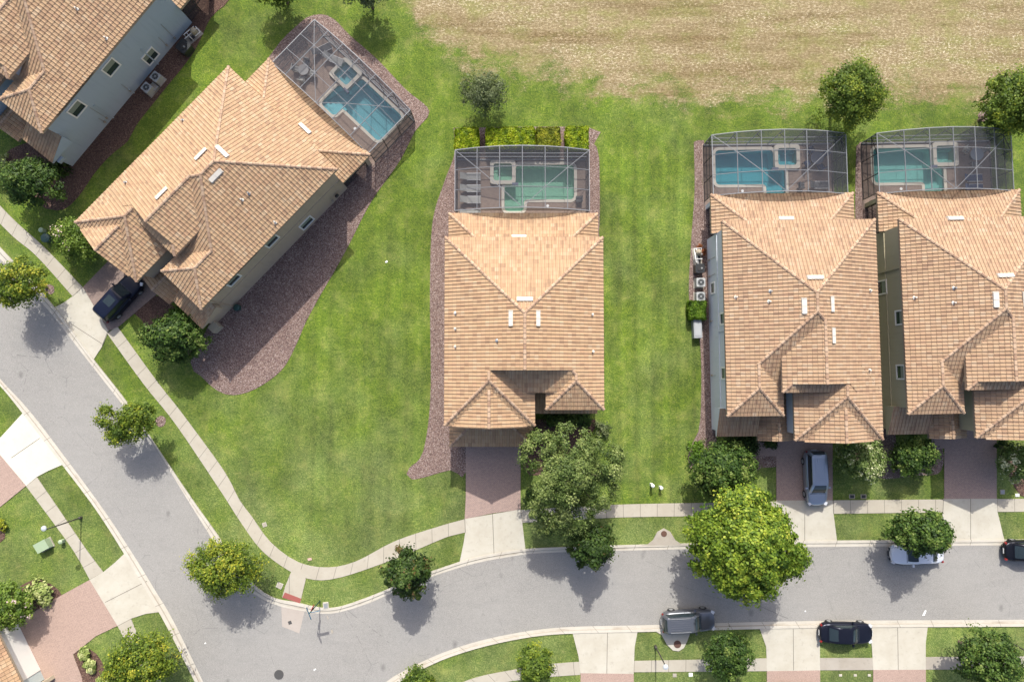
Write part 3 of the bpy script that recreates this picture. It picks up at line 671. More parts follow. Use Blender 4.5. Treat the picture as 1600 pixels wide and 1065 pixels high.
def build_house(name, label, Fr, model, mir, wall, tile, items, windows, extras=None, lanai='W'):
    (ox, oy), a = Fr; root = thing(name, label, 'house', (ox, oy, 0), a)
    w = 12.8 if model == 'A' else 13.23
    mx = (lambda x: w - x) if mir else (lambda x: x)
    if model == 'A':
        up = [Roof(0, 12.8, -14.3, 0, 6.2), Roof(0, 4.7, -16.25, -9.5, 6.2, 'WES'), Roof(5.5, 12.8, -18.3, -10.6, 6.2, 'WES'), Roof(6.3, 12.0, -18.42, -14.9, 6.2, 'WE'),
              Roof(4.1, 10.1, -14.3, -7.3, 7.5, 'WE', (4.1, 10.1, -13.65, -7.3)), Roof(4.1, 10.1, -14.3, -7.0, 7.5, 'WES', (4.1, 10.1, -14.3, -13.65))]
        low = [[Roof(.05, 12.7, -1.5, 3.1, 2.95, 'WEN', (.05, 12.7, -.42, 3.1))], [Roof(3.6, 6.9, -18.6, -14.2, 3.0, 'WE')], [Roof(.05, 3.6, -18.2, -15.7, 2.95, 'S')]]
        two = [(.5, -.4), (12.3, -.4), (12.3, -17.8), (6, -17.8), (6, -13.8), (4.25, -13.8), (4.25, -15.75), (.5, -15.75)]
        one = [[(.5, -15.755), (3.4, -15.755), (3.4, -17.8), (.5, -17.8)], [(.9 + 1.6, 2.6), (11.9, 2.6), (11.9, -.395), (.9 + 1.6, -.395)]]
        extra_box = [(4.4, 9.8, -13.62, -8.0, 6.1, 7.42)]
    else:
        up = [Roof(0, 13.2, -20, 0, 6.2, 'WEN', (0, 13.2, -11.08, 0)), Roof(0, 13.2, -13.85, 0, 6.2, 'WES', (3.5, 13.2, -12.93, -11.08)),
              Roof(0, 7.5, -15.66, -9, 6.2, 'WES'), Roof(.65, 6.85, -15.78, -12.2, 6.2, 'WE'), Roof(8.37, 13.2, -14.35, -10.4, 6.2, 'WES')]
        low = [[Roof(0, 13.2, -1.5, 2.76, 2.95, 'WEN', (0, 13.2, -.42, 2.76))], [Roof(.15, 7.45, -17.72, -12.0, 2.95, 'WES', (.15, 7.45, -17.72, -15.1))], [Roof(7.48, 13.0, -14.85, -12.3, 3.1, 'S')]]
        two = [(.5, -.4), (12.73, -.4), (12.73, -13.85), (8.9, -13.85), (8.9, -12.4), (7, -12.4), (7, -15.2), (.5, -15.2)]
        one = [[(.5, -15.205), (7.0, -15.205), (7.0, -17.3), (.5, -17.3)], [(9, -13.855), (12.7, -13.855), (12.7, -14.3), (9, -14.3)], [(.5, 2.2), (12.2, 2.2), (12.2, -.395), (.5, -.395)]]
        extra_box = []
    if mir and model == 'A': up = [mirror_roof(r, w) for r in up]; low = [[mirror_roof(r, w) for r in l] for l in low]
    Hup = lambda x, y: max([r.h(x, y) for r in up] + [r.h(x, y) for l in low for r in l])
    wm = MB(); wm.prism([(mx(x), y) for x, y in two], 0, 6.02, bottom=True); wm.build('wall', wall, root)
    for b in one:
        m = MB(); m.prism([(mx(x), y) for x, y in b], 0, 2.76); m.build('wall', wall, root)
    for b in extra_box:
        m = MB(); x0, x1 = sorted((mx(b[0]), mx(b[1]))); m.box(x0, x1, b[2], b[3], b[4], b[5]); m.build('wall', wall, root)
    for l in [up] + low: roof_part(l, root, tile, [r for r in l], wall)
    if model == 'A':
        # covered lanai: posts and dark screened openings
        for cx, cy in ((.62, 2.6), (12.0, 2.6), (6.3, 2.6)):
            m = MB(); m.box(mx(cx) - .18, mx(cx) + .18, cy - .18, cy + .18, 0, 2.76); m.build('post', wall, root)
        m = MB(); xa = mx(.62); m.face([(xa, -.4, 0), (xa, 2.4, 0), (xa, 2.4, 2.7), (xa, -.4, 2.7)]); m.build('screen', SCRW, root)
        m = MB()
        for yy in (-.35, 1.0, 2.35): m.bar((xa, yy, 0), (xa, yy, 2.7), .07)
        m.bar((xa, -.4, 1), (xa, 2.4, 1), .06); m.build('screen_frame', BRONZE, root)
        m = MB(); m.box(*sorted((mx(6.7), mx(11.5))), -17.9, -17.78, .02, 2.3); gd = m.build('garage_door', WHITE, root)
        m = MB(); m.box(*sorted((mx(4.5), mx(5.5))), -13.9, -13.78, .02, 2.2); dr = m.build('door', WOOD, root)
    else:
        m = MB(); m.box(1.2, 6.2, -17.4, -17.28, .02, 2.3); m.build('garage_door', WHITE, root)
        m = MB(); m.box(7.4, 8.4, -12.5, -12.38, .02, 2.2); m.build('door', WOOD, root)
    for (kind, px, py, side, lx) in items:
        z = 7.2
        for _ in range(6):
            X, Y = w2l(Fr, P(px, py, z)); hz = Hup(X, Y); z = hz if hz > 0 else 6.2
        surface_item(root, kind, X, Y, Hup, side, lx)
    for (side, px, py, zc, ww, hh) in windows:
        # place along the wall by the photo position, on the wall plane
        Xw = .5 if side == 'W' else (12.3 if model == 'A' else 12.73)
        zc = min((abs(w2l(Fr, P(px, py, z))[0] - Xw), z) for z in np.arange(1.0, 5.4, .05))[1]
        X, Y = w2l(Fr, P(px, py, zc)); X = Xw
        window(root, None, X, Y, side, zc, ww, hh)
    if extras: extras(root, mx)
    return root

def pipes_on_wall(root, x, ys, sgn, mat=None):
    for y, z0, z1 in ys:
        m = MB(); m.tube([(x + sgn * .04, y, z0), (x + sgn * .04, y, z1)], .02, 6)
        m.box(x + min(0, sgn * .09), x + max(0, sgn * .09), y - .09, y + .09, z0 + .3, z0 + .55)
        m.build('conduit', mat or OLDC, root)
def downspout(root, x, y, z1, mat, sgn=1, dy=.12):
    m = MB(); m.box(min(x, x + sgn * .09), max(x, x + sgn * .09), y, y + dy, 0.02, z1); m.build('downspout', mat, root)
def ex1(root, mx):
    pipes_on_wall(root, 12.3, [(-2.2, .3, 1.6)], 1); downspout(root, 12.3, -15.6, 6, STT)
    m = MB(); m.box(12.3, 12.36, -15.75, -.4, 3.0, 3.06); m.build('wall_band', STT, root)
    m = MB(); m.box(12.31, 13.0, -18.3, -17.5, 0, 1.0); m.build('gate_pier', STC, root)
    m = MB(); m.tube([(12.45, -1.6, 1.3), (12.6, -1.6, 1.3)], [.2, .2], 12); m.build('hose_reel', DARK, root)
def ex0(root, mx):
    pipes_on_wall(root, 12.3, [(-2.6, .2, 3.0), (-3.6, .4, 2.2), (-9.0, .2, 2.0), (-12.3, .3, 3.2), (-12.7, .2, 1.5)], 1)
    for y in (-5.5, -12, -9): downspout(root, 12.3, y, 3.0 if y != -9 else 1.0, STB)
    m = MB(); m.box(12.31, 12.9, -17.9, -17.3, 2.2, 2.6); m.build('meter_box', STB, root)
def ex3(root, mx):
    pipes_on_wall(root, .5, [(-2.4, .2, 2.6), (-3.9, .3, 2.4), (-8.0, .3, 1.4), (-12.9, .2, 1.8)], -1)
    for y in (-4.4, -9.1): 
        m = MB(); m.box(.40, .5, y, y + .1, 3.0, 5.9 if y < -5 else 3.1); m.build('downspout', STG, root)
    m = MB(); m.box(.44, .5, -15.7, -.4, 3.0, 3.05); m.build('wall_band', STG, root)
def ex4(root, mx):
    m = MB(); m.box(.42, .5, -15.7, -.4, 3.0, 3.06); m.build('wall_band', STO, root)
    m = MB(); m.box(.38, .5, -4.0, -3.88, .1, 6.0); m.build('downspout', STO, root)

V = 'ridge_vent'; Pp = 'pipe'; Wp = 'pipe_white'
build_house('house', 'middle house with broad tan tile roof between two open lawns', F_C, 'C', False, STC, TILE,
    [(V, 820, 467, 'N', True), (V, 798, 497, 'W', False), (V, 841, 497, 'E', False), (V, 811, 369.5, 'N', True), (Wp, 712, 489, 'W', 0), (Wp, 712, 513, 'W', 0), (Wp, 712, 541, 'W', 0), (Wp, 925, 491, 'E', 0), (Wp, 926, 549, 'E', 0), (Pp, 777, 532, 'W', 0)], [])
build_house('house', 'taupe walled house turned diagonally with black SUV at its garage', F_1, 'A', True, STT, TILE,
    [(V, 314, 241, 'W', False), (V, 348, 237, 'N', True), (V, 338, 275, 'E', False), (V, 253, 302, 'W', False), (V, 477, 201, 'N', True), (Pp, 286, 189, 'W', 0), (Pp, 197, 286, 'W', 0), (Wp, 378, 312, 'E', 0), (Wp, 430, 347, 'E', 0), (Pp, 389, 302, 'E', 0)],
    [('E', 479, 348, 4.0, 1.5, 1.5), ('E', 424, 376, 4.6, 1.4, 1.4), ('E', 364, 437, 4.6, 1.4, 1.4)], ex1)
build_house('house', 'pale grey walled house with blue pool and silver car in front', F_3, 'A', False, STG, TILE2,
    [(V, 1273, 433, 'N', True), (V, 1256, 478, 'W', False), (V, 1300, 475, 'E', False), (V, 1302, 524, 'E', False), (V, 1228, 341, 'N', True), (Wp, 1150, 464, 'W', 0), (Wp, 1202, 471, 'W', 0), (Pp, 1204, 455, 'W', 0), (Wp, 1359, 454, 'E', 0), (Wp, 1358, 578, 'E', 0)],
    [('W', 1114, 450, 3.9, 1.1, 1.3), ('W', 1129, 498, 5.0, 1.1, 1.3), ('W', 1131, 583, 5.0, 1.1, 1.3)], ex3)
build_house('house', 'olive walled house at the right edge beside the pale grey house', F_4, 'A', False, STO, TILE2,
    [(V, 1570, 430, 'N', True), (V, 1555, 468, 'W', False), (V, 1599, 468, 'E', False), (V, 1492, 341, 'N', True), (Wp, 1429, 465, 'W', 0), (Wp, 1490, 473, 'W', 0), (Pp, 1491, 450, 'W', 0)],
    [('W', 1378, 449, 3.2, 1.3, 1.6), ('W', 1406, 496, 5.0, 1.3, 1.3), ('W', 1408, 581, 5.0, 1.3, 1.3)], ex4)
build_house('house', 'slate blue walled house in the top left corner', F_0, 'A', True, STB, TILE,
    [(Wp, 120, 14, 'E', 0), (Wp, 166, 60, 'E', 0)],
    [('E', 173, 105, 4.9, 1.5, 1.5), ('E', 120, 170, 4.9, 1.5, 1.5), ('E', 235, 88, 2.9, 1.5, 1.5)], ex0)

def corner_house():
    a = math.atan2(-(1047 - 975), 75 - 37)            # front wall runs down to the right
    x, y, _ = P(20, 945, 0); root = thing('house', 'mint grey house cut off at the lower left corner', 'house', (x, y, 0), a)
    # local x along the front wall (towards the lower right), local -y away from street
    m = MB(); m.box(0, 7.2, -9, -.3, 0, 2.75); m.build('wall', STM, root)
    m = MB(); m.box(-1, 12, -13, -2.3, 2.76, 6.0); m.build('wall', STM, root)
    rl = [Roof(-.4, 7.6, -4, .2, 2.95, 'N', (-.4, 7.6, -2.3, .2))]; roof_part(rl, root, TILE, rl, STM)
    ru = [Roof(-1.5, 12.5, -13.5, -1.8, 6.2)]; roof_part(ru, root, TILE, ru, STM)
    m = MB(); m.box(.9, 6.3, -.33, -.25, .02, 2.2); m.build('garage_door', WHITE, root)
    m = MB(); m.box(7.25, 7.55, -1.2, .6, 0, 2.8); m.build('pier', STC, root)
    m = MB(); m.box(7.15, 7.75, -1.3, .9, 2.8, 3.0); m.build('beam', WHITE, root)
    window(root, None, 3.2, -2.3, 'N', 4.7, 1.4, 1.3)
corner_house()

# ------------------------------------------------------------------ pools and cages
def pool_set(Fr, mir, water_col, plaster, names):
    (ox, oy), a = Fr; w = 12.8; mx = (lambda x: w - x) if mir else (lambda x: x)
    M_ = lambda pts: ccw([(mx(x), y) for x, y in pts])
    nm = names
    # deck
    hole = M_([(1.3, 4.55), (1.3, 8.05), (6.75, 8.05), (6.75, 8.3), (9.2, 8.3), (9.2, 6.05), (8.0, 6.05), (8.0, 3.5), (6.05, 3.5), (6.05, 4.55)])
    outer = M_([(.25, 2.3), (.25, 8.55), (12.4, 8.55), (12.4, 2.3)])
    allp = outer + hole; m = MB()
    for t in tri(outer, [hole]): m.face([(*allp[i], .045) for i in t])
    for L in (outer, hole[::-1]):
        for i in range(len(L)): m.face([(*L[i], -.2), (*L[(i + 1) % len(L)], -.2), (*L[(i + 1) % len(L)], .045), (*L[i], .045)])
    dk = m.build('patio', DECK); dk.location = (ox, oy, 0); dk.rotation_euler = (0, 0, a); tag(dk, 'brown paver pool deck of ' + nm, None, None, 'structure')
    pool = thing('swimming_pool', nm[0].upper() + nm[1:] if False else names_pool[nm], 'swimming pool', (ox, oy, 0), a)
    P1 = roundpoly(M_([(1.45, 4.7), (1.45, 7.95), (6.85, 7.95), (6.85, 6.15), (7.9, 6.15), (7.9, 3.6), (6.1, 3.6), (6.1, 4.7)]), .42, 5)
    P1o = offset(P1, .27)
    m = MB(); m.ring(P1o, P1, .0, .085, -.2); m.build('coping', COPE, pool)
    m = MB(); n = len(P1)
    for i in range(n): A, B = P1[i], P1[(i + 1) % n]; m.face([(*A, -1.25), (*A, .0), (*B, .0), (*B, -1.25)])
    for t in tri(P1): m.face([(*P1[i], -1.25) for i in t])
    m.build('basin', plaster, pool)
    m = MB()
    for k in range(3):
        x0, x1 = sorted((mx(6.12), mx(7.88))); m.box(x0, x1, 3.62, 5.0 - k * .4, -1.24, -.95 + k * .3)
    m.build('steps', plaster, pool)
    m = MB()
    for t in tri(P1): m.face([(*P1[i], -.08) for i in t])
    m.build('water', m_water('pool_water', water_col), pool)
    # spa
    spa = roundpoly(M_([(7.2, 6.42), (7.2, 8.0), (8.9, 8.0), (8.9, 6.42)]), .22, 4); spo = roundpoly(M_([(6.87, 6.08), (6.87, 8.32), (9.22, 8.32), (9.22, 6.08)]), .3, 4)
    m = MB(); m.ring(spo, spa, -.3, .32, -.7); n = len(spa)
    sp = m.build('spa', COPE, pool)
    m = MB()
    for t in tri(spa): m.face([(*spa[i], -.68) for i in t])
    x0, x1 = sorted((mx(7.2), mx(8.9)))
    m.box(x0, x1, 6.43, 6.75, -.67, -.2); m.box(x0, x1, 7.68, 7.99, -.67, -.2); m.box(x0, x0 + .35, 6.75, 7.68, -.67, -.2); m.build('basin', plaster, sp)
    m = MB()
    for t in tri(spa): m.face([(*spa[i], .2) for i in t])
    m.build('water', bpy.data.materials.get('pool_water') if False else pool.children[-2].data.materials[0] if False else m_water('spa_water', water_col), sp)
    x = mx(6.9); m = MB(); m.box(x - .3, x + .3, 5.98, 6.2, .1, .335); m.build('spillway', plain('spill_stone', (.12, .14, .20), .4), sp)
    m = MB(); m.tube([(mx(3.9), 4.1, .03), (mx(3.9), 4.1, .07)], .13, 14); m.build('skimmer_lid', WHITEP, pool)
    # cage
    x0, x1, y0, y1 = sorted((mx(.35), mx(12.25)))[0], sorted((mx(.35), mx(12.25)))[1], 3.0, 8.42
    cg = thing('pool_cage', names_cage[nm], 'pool enclosure', (ox, oy, 0), a, 'screened pool cages behind the houses')
    xm, hw = (x0 + x1) / 2, (x1 - x0) / 2; Z = lambda x: 2.85 + 1.25 * (1 - ((x - xm) / hw) ** 2)
    xs = [x0 + (x1 - x0) * i / 6 for i in range(7)]; T = .058
    def B(name, p, q, w=T, mat=ALU): m = MB(); m.bar(p, q, w); return m.build(name, mat, cg)
    for x in xs:
        B('rafter', (x, y0, Z(x)), (x, y1, Z(x))); B('post', (x, y1, .05), (x, y1, Z(x) - .03), T, BRONZE if x > xm else ALU)  # dark bronze on some members paints the unlit side of the grey frame
        if x not in (xs[0], xs[-1]): B('brace', (x, y1 - .05, Z(x) - .9), (x, y1 - .7, Z(x) - .05), .05, BRONZE)
    for y in (y0, y0 + (y1 - y0) * .34, y0 + (y1 - y0) * .67, y1):
        for i in range(6): B('purlin', (xs[i], y, Z(xs[i]) + .005), (xs[i + 1], y, Z(xs[i + 1]) + .005), T * (1.05 if y in (y0, y1) else .8))
    for s_ in (0, 6):
        q = [(xs[0], xs[1], xs[2], xs[3]), (xs[6], xs[5], xs[4], xs[3])][0 if s_ == 0 else 1]; ys = [y1, y0 + (y1 - y0) * .67, y0 + (y1 - y0) * .34, y0]
        for i in range(3): B('brace', (q[i], ys[i], Z(q[i]) + .01), (q[i + 1], ys[i + 1], Z(q[i + 1]) + .01), .045)
    for x in (x0, x1):
        for y in (y0 + .15, y0 + (y1 - y0) * .34, y0 + (y1 - y0) * .67): B('post', (x, y, .05), (x, y, 2.8), T, BRONZE)
        for z in (.1, 1.0, 1.95): B('rail', (x, y0 + .15, z), (x, y1, z), .05, BRONZE)
        B('brace', (x, y0 + (y1 - y0) * .67, 2.75), (x, y1, 1.9), .05, BRONZE)
    for z in (.10, 1.0, 2.0): B('rail', (x0, y1 + .0, z), (x1, y1 + .0, z), .055 if z > .2 else .12, ALU)
    m = MB()
    for i in range(6): a_, b_ = xs[i], xs[i + 1]; m.face([(a_, y0, Z(a_)), (b_, y0, Z(b_)), (b_, y1, Z(b_)), (a_, y1, Z(a_))])
    o = m.build('roof_screen', SCR, cg); o.location.z = .06
    m = MB()
    for i in range(6): a_, b_ = xs[i], xs[i + 1]; m.face([(a_, y1, .1), (b_, y1, .1), (b_, y1, Z(b_)), (a_, y1, Z(a_))]); 
    m.build('wall_screen', SCRW, cg)
    m = MB()
    for i in range(6): a_, b_ = xs[i], xs[i + 1]; m.face([(a_, y0, 2.8), (b_, y0, 2.8), (b_, y0, Z(b_) - .02), (a_, y0, Z(a_) - .02)])
    m.build('wall_screen', SCRW, cg)
    for x in (x0, x1):
        m = MB(); m.face([(x, y0 + .15, .1), (x, y1, .1), (x, y1, 2.85), (x, y0 + .15, 2.85)]); m.build('wall_screen', SCRW, cg)
names_pool = {'the taupe house': 'blue green pool beside the diagonal taupe house', 'the middle house': 'green pool behind the middle house', 'the pale grey house': 'bright blue pool behind the pale grey house', 'the olive house': 'teal pool behind the olive house near the right edge'}
names_cage = {'the taupe house': 'diagonal grey screen cage over the pool of the taupe house', 'the middle house': 'screen cage below the four clipped hedges', 'the pale grey house': 'screen cage over the bright blue pool', 'the olive house': 'screen cage over the teal pool nearest the right edge'}
pool_set(F_1, True, (.60, .84, .87), plain('plaster_blue', (.48, .66, .70), .8), 'the taupe house')
pool_set(F_C, True, (.66, .86, .77), plain('plaster_green', (.58, .72, .64), .8), 'the middle house')
pool_set(F_3, False, (.45, .78, .82), plain('plaster_bright', (.40, .66, .70), .8), 'the pale grey house')
pool_set(F_4, False, (.64, .87, .84), plain('plaster_teal', (.52, .70, .68), .8), 'the olive house')

# ------------------------------------------------------------------ patio furniture
CUSH = plain('grey_sling', (.33, .33, .31), .8); CUSHB = plain('navy_cushion', (.05, .07, .14), .8); CUSHD = plain('charcoal_cushion', (.08, .08, .085), .8); WICK = plain('dark_wicker', (.06, .045, .035), .8)
def lounger(Fr, x, y, rot, label, mat, group=None, raise_=True):
    p = l2w(Fr, (x, y)); r = thing('sun_lounger', label, 'sun lounger', (*p, .05), Fr[1] + R(rot), group)
    m = MB(); m.box(-.95, .3, -.3, .3, .30, .36); m.build('seat', mat, r)
    m = MB(); q = Matrix.Translation((.3, 0, .33)) @ Matrix.Rotation(R(-35 if raise_ else -4), 4, 'Y'); m.box(0, .75, -.3, .3, -.03, .03, 0, q); m.build('backrest', mat, r)
    for sx in (-.85, .25):
        for sy in (-.27, .27): m = MB(); m.box(sx - .02, sx + .02, sy - .02, sy + .02, 0, .30); m.build('leg', WHITEP, r)
    for sy in (-.32, .32): m = MB(); m.box(-.97, .32, sy - .02, sy + .02, .29, .34); m.build('side_rail', WHITEP, r)
for i, (yy, t) in enumerate(((7.35, 'grey lounger nearest the hedges in the middle house cage'), (6.25, 'second grey lounger from the hedges in the middle house cage'), (5.2, 'third grey lounger from the hedges in the middle house cage'), (3.95, 'grey lounger nearest the roof in the middle house cage'))):
    lounger(F_C, 1.75, yy - .6, 180, t, CUSH, 'grey loungers in a row inside the cage')
def chair(Fr, x, y, rot, label, mat, group=None):
    p = l2w(Fr, (x, y)); r = thing('patio_chair', label, 'chair', (*p, .05), Fr[1] + R(rot), group)
    m = MB(); m.box(-.27, .27, -.27, .27, .38, .46); m.build('seat', mat, r)
    m = MB(); m.box(-.27, .27, .24, .31, .46, .95); m.build('backrest', mat, r)
    for sx in (-.24, .24):
        for sy in (-.24, .24): m = MB(); m.box(sx - .02, sx + .02, sy - .02, sy + .02, 0, .38); m.build('leg', BRONZE, r)
        m = MB(); m.box(sx - .03, sx + .03, -.25, .25, .62, .66); m.build('armrest', BRONZE, r)
def table(Fr, x, y, rad, label, mat):
    p = l2w(Fr, (x, y)); r = thing('patio_table', label, 'table', (*p, .05), Fr[1])
    m = MB(); m.tube([(0, 0, .70), (0, 0, .74)], rad, 24); m.build('tabletop', mat, r)
    m = MB(); m.tube([(0, 0, .03), (0, 0, .70)], .05, 8); m.build('pedestal', BRONZE, r)
    m = MB(); m.tube([(0, 0, 0), (0, 0, .03)], .3, 16); m.build('base', BRONZE, r)
def dining(Fr, x, y, where, mat, tm, n=4, rad=.6):
    table(Fr, x, y, rad, 'round patio table ' + where, tm)
    for k in range(n):
        a = k * 2 * math.pi / n + .5; 
        chair(Fr, x + (rad + .3) * math.cos(a), y + (rad + .3) * math.sin(a), math.degrees(a) - 90, 'patio chair pulled up to the round table ' + where, mat, 'chairs round the table ' + where)
dining(F_1, 1.9, 4.7, 'in the diagonal cage', CUSH, plain('stone_top', (.25, .25, .25), .5), 4, .5)
lounger(F_1, 3.0, 7.4, 200, 'grey lounger beside the spa in the diagonal cage', CUSH)
lounger(F_1, 1.6, 7.3, 250, 'dark lounger in the top corner of the diagonal cage', CUSHD)
dining(F_3, 10.6, 6.9, 'in the cage of the bright blue pool', CUSHB, plain('dark_top', (.12, .13, .16), .4), 4)
chair(F_3, 9.2, 4.4, 90, 'dark chair beside the deck of the bright blue pool', CUSHD)
lounger(F_3, 10.8, 4.5, 180, 'charcoal lounger right of the bright blue pool', CUSHD)
dining(F_4, 10.6, 7.0, 'in the cage of the teal pool', CUSH, plain('glass_top', (.3, .33, .35), .2), 3)
lounger(F_4, 10.3, 4.9, 180, 'upper navy lounger beside the teal pool', CUSHB); lounger(F_4, 10.3, 4.0, 180, 'lower navy lounger beside the teal pool', CUSHB)
chair(F_C, 11.75, 4.6, -90, 'dark chair right of the green pool', CUSHD)

# ------------------------------------------------------------------ trees, shrubs, hedges
def foliage(name, parent, mat, pts, nrm, size, tone, rng, aspect=1.35):
    n = len(pts); a = rng.normal(size=(n, 3)); nrm = nrm / np.linalg.norm(nrm, axis=1, keepdims=True)
    t = np.cross(nrm, a); t /= np.linalg.norm(t, axis=1, keepdims=True) + 1e-9; b = np.cross(nrm, t)
    s = size * rng.uniform(.6, 1.3, (n, 1)); l = s * aspect * .5; w = s * .5
    V_ = np.stack([pts - t * l, pts + b * w + nrm * s * .12, pts + t * l, pts - b * w + nrm * s * .12], 1).reshape(-1, 3)
    me = bpy.data.meshes.new(name); me.vertices.add(4 * n); me.vertices.foreach_set('co', V_.ravel())
    me.loops.add(4 * n); me.loops.foreach_set('vertex_index', np.arange(4 * n, dtype=np.int32))
    me.polygons.add(n); me.polygons.foreach_set('loop_start', np.arange(0, 4 * n, 4, dtype=np.int32))
    try: me.polygons.foreach_set('loop_total', np.full(n, 4, dtype=np.int32))
    except Exception: pass
    me.update(calc_edges=True); me.validate()
    at = me.attributes.new('tone', 'FLOAT', 'FACE'); at.data.foreach_set('value', np.clip(tone, 0, 1).astype(np.float32))
    return link(name, me, parent, [mat])
YG = m_leaf('yellow_green_leaves', [(0, (.030, .060, .008)), (.38, (.085, .135, .014)), (.66, (.165, .215, .020)), (.88, (.31, .32, .028)), (1, (.42, .37, .04))], .24)
BIGL = m_leaf('broad_yellow_green_leaves', [(0, (.030, .065, .008)), (.35, (.085, .145, .014)), (.62, (.175, .245, .022)), (.84, (.31, .37, .038)), (1, (.46, .45, .07))], .24)
OAK = m_leaf('oak_leaves', [(0, (.028, .050, .010)), (.4, (.075, .115, .026)), (.7, (.150, .195, .050)), (1, (.26, .30, .10))], .18)
MAG = m_leaf('magnolia_leaves', [(0, (.008, .020, .003)), (.4, (.022, .046, .007)), (.72, (.050, .088, .014)), (.9, (.075, .10, .022)), (.97, (.10, .07, .025)), (1, (.13, .08, .03))], .12, .62)
MAGG = m_leaf('glossy_green_leaves', [(0, (.010, .026, .004)), (.4, (.030, .064, .009)), (.75, (.070, .118, .018)), (1, (.16, .20, .045))], .10, .58)
MID = m_leaf('mid_green_leaves', [(0, (.03, .06, .01)), (.4, (.075, .125, .016)), (.75, (.15, .21, .025)), (1, (.30, .32, .03))], .3)
GREYG = m_leaf('grey_green_leaves', [(0, (.045, .06, .03)), (.4, (.09, .115, .05)), (.8, (.15, .18, .075)), (1, (.22, .24, .12))], .25)
HEDG = m_leaf('lime_hedge_leaves', [(0, (.05, .10, .004)), (.4, (.16, .24, .006)), (.75, (.29, .36, .010)), (1, (.42, .44, .03))], .25)
HEDG2 = m_leaf('dark_hedge_leaves', [(0, (.03, .065, .006)), (.4, (.07, .14, .010)), (.75, (.13, .23, .018)), (1, (.22, .32, .04))], .25)
HEDG3 = m_leaf('olive_hedge_leaves', [(0, (.06, .08, .006)), (.4, (.16, .19, .010)), (.75, (.25, .26, .015)), (1, (.36, .33, .03))], .2)
CRAPE = m_leaf('crape_leaves', [(0, (.035, .07, .012)), (.4, (.10, .165, .02)), (.78, (.19, .26, .04)), (.9, (.30, .33, .08)), (.95, (.60, .44, .42)), (1, (.72, .55, .52))], .25)
CREAM = m_leaf('cream_flower_leaves', [(0, (.03, .06, .015)), (.4, (.09, .14, .03)), (.72, (.20, .26, .08)), (.88, (.45, .46, .25)), (1, (.70, .70, .45))], .25)
VARI = m_leaf('variegated_leaves', [(0, (.10, .16, .03)), (.5, (.28, .33, .10)), (1, (.60, .60, .30))], .2)

def crown_arrays(rng, c, rx, ry, rz, n, size, clump, gap, lobes=None, topb=.25, toney=0.0, clusters=None, cone=0.0):
    """leaf positions: clumps carried on the ends of twigs through the outer part of the crown"""
    k = clusters or max(12, n // 60); P_ = []; N_ = []; T_ = []; cent = []
    per = max(6, n // k); lb = rng.uniform(0, 100)
    for i in range(k):
        d = rng.normal(size=3); d /= np.linalg.norm(d); d[2] = abs(d[2]) * 1.0 - (.55 if rng.random() < .45 else .0); d /= np.linalg.norm(d)
        nz = mnoise.noise(Vector((d[0] * 1.6 + lb, d[1] * 1.6, d[2] * 1.2))) + .5 * mnoise.noise(Vector((d[0] * 4 + lb, d[1] * 4, d[2] * 3)))
        r = (1 - abs(rng.normal()) * gap) * (1 + .34 * nz); r = max(r, .18)
        if lobes:
            L = lobes[rng.integers(len(lobes))]; cc = np.array(L[:3]) + d * np.array([L[3], L[3], L[3] * .75]) * max(.25, r)
        else:
            tp = 1 - cone * max(0, d[2]) ** .8
            cc = np.array([d[0] * rx * tp, d[1] * ry * tp, d[2] * rz * (1 + .5 * cone * (d[2] > 0))]) * r
        cr = clump * rng.uniform(.45, 1.1); m = int(per * rng.uniform(.6, 1.4))
        q = rng.normal(size=(m, 3)) * .46; q[:, 2] *= .62
        P_.append(cc + q * cr * np.array([1.15, 1.15, .7])); N_.append(q * .8 + np.array([0, 0, .75]) + d * .4 + rng.normal(size=(m, 3)) * .45)
        tb = rng.normal() * .15 + toney * nz
        T_.append(np.clip(.42 + tb + q[:, 2] * .18 + rng.normal(size=m) * .15, 0, .99)); cent.append(cc)
    return np.concatenate(P_) + np.array(c), np.concatenate(N_), np.concatenate(T_), [np.array(c) + x for x in cent]
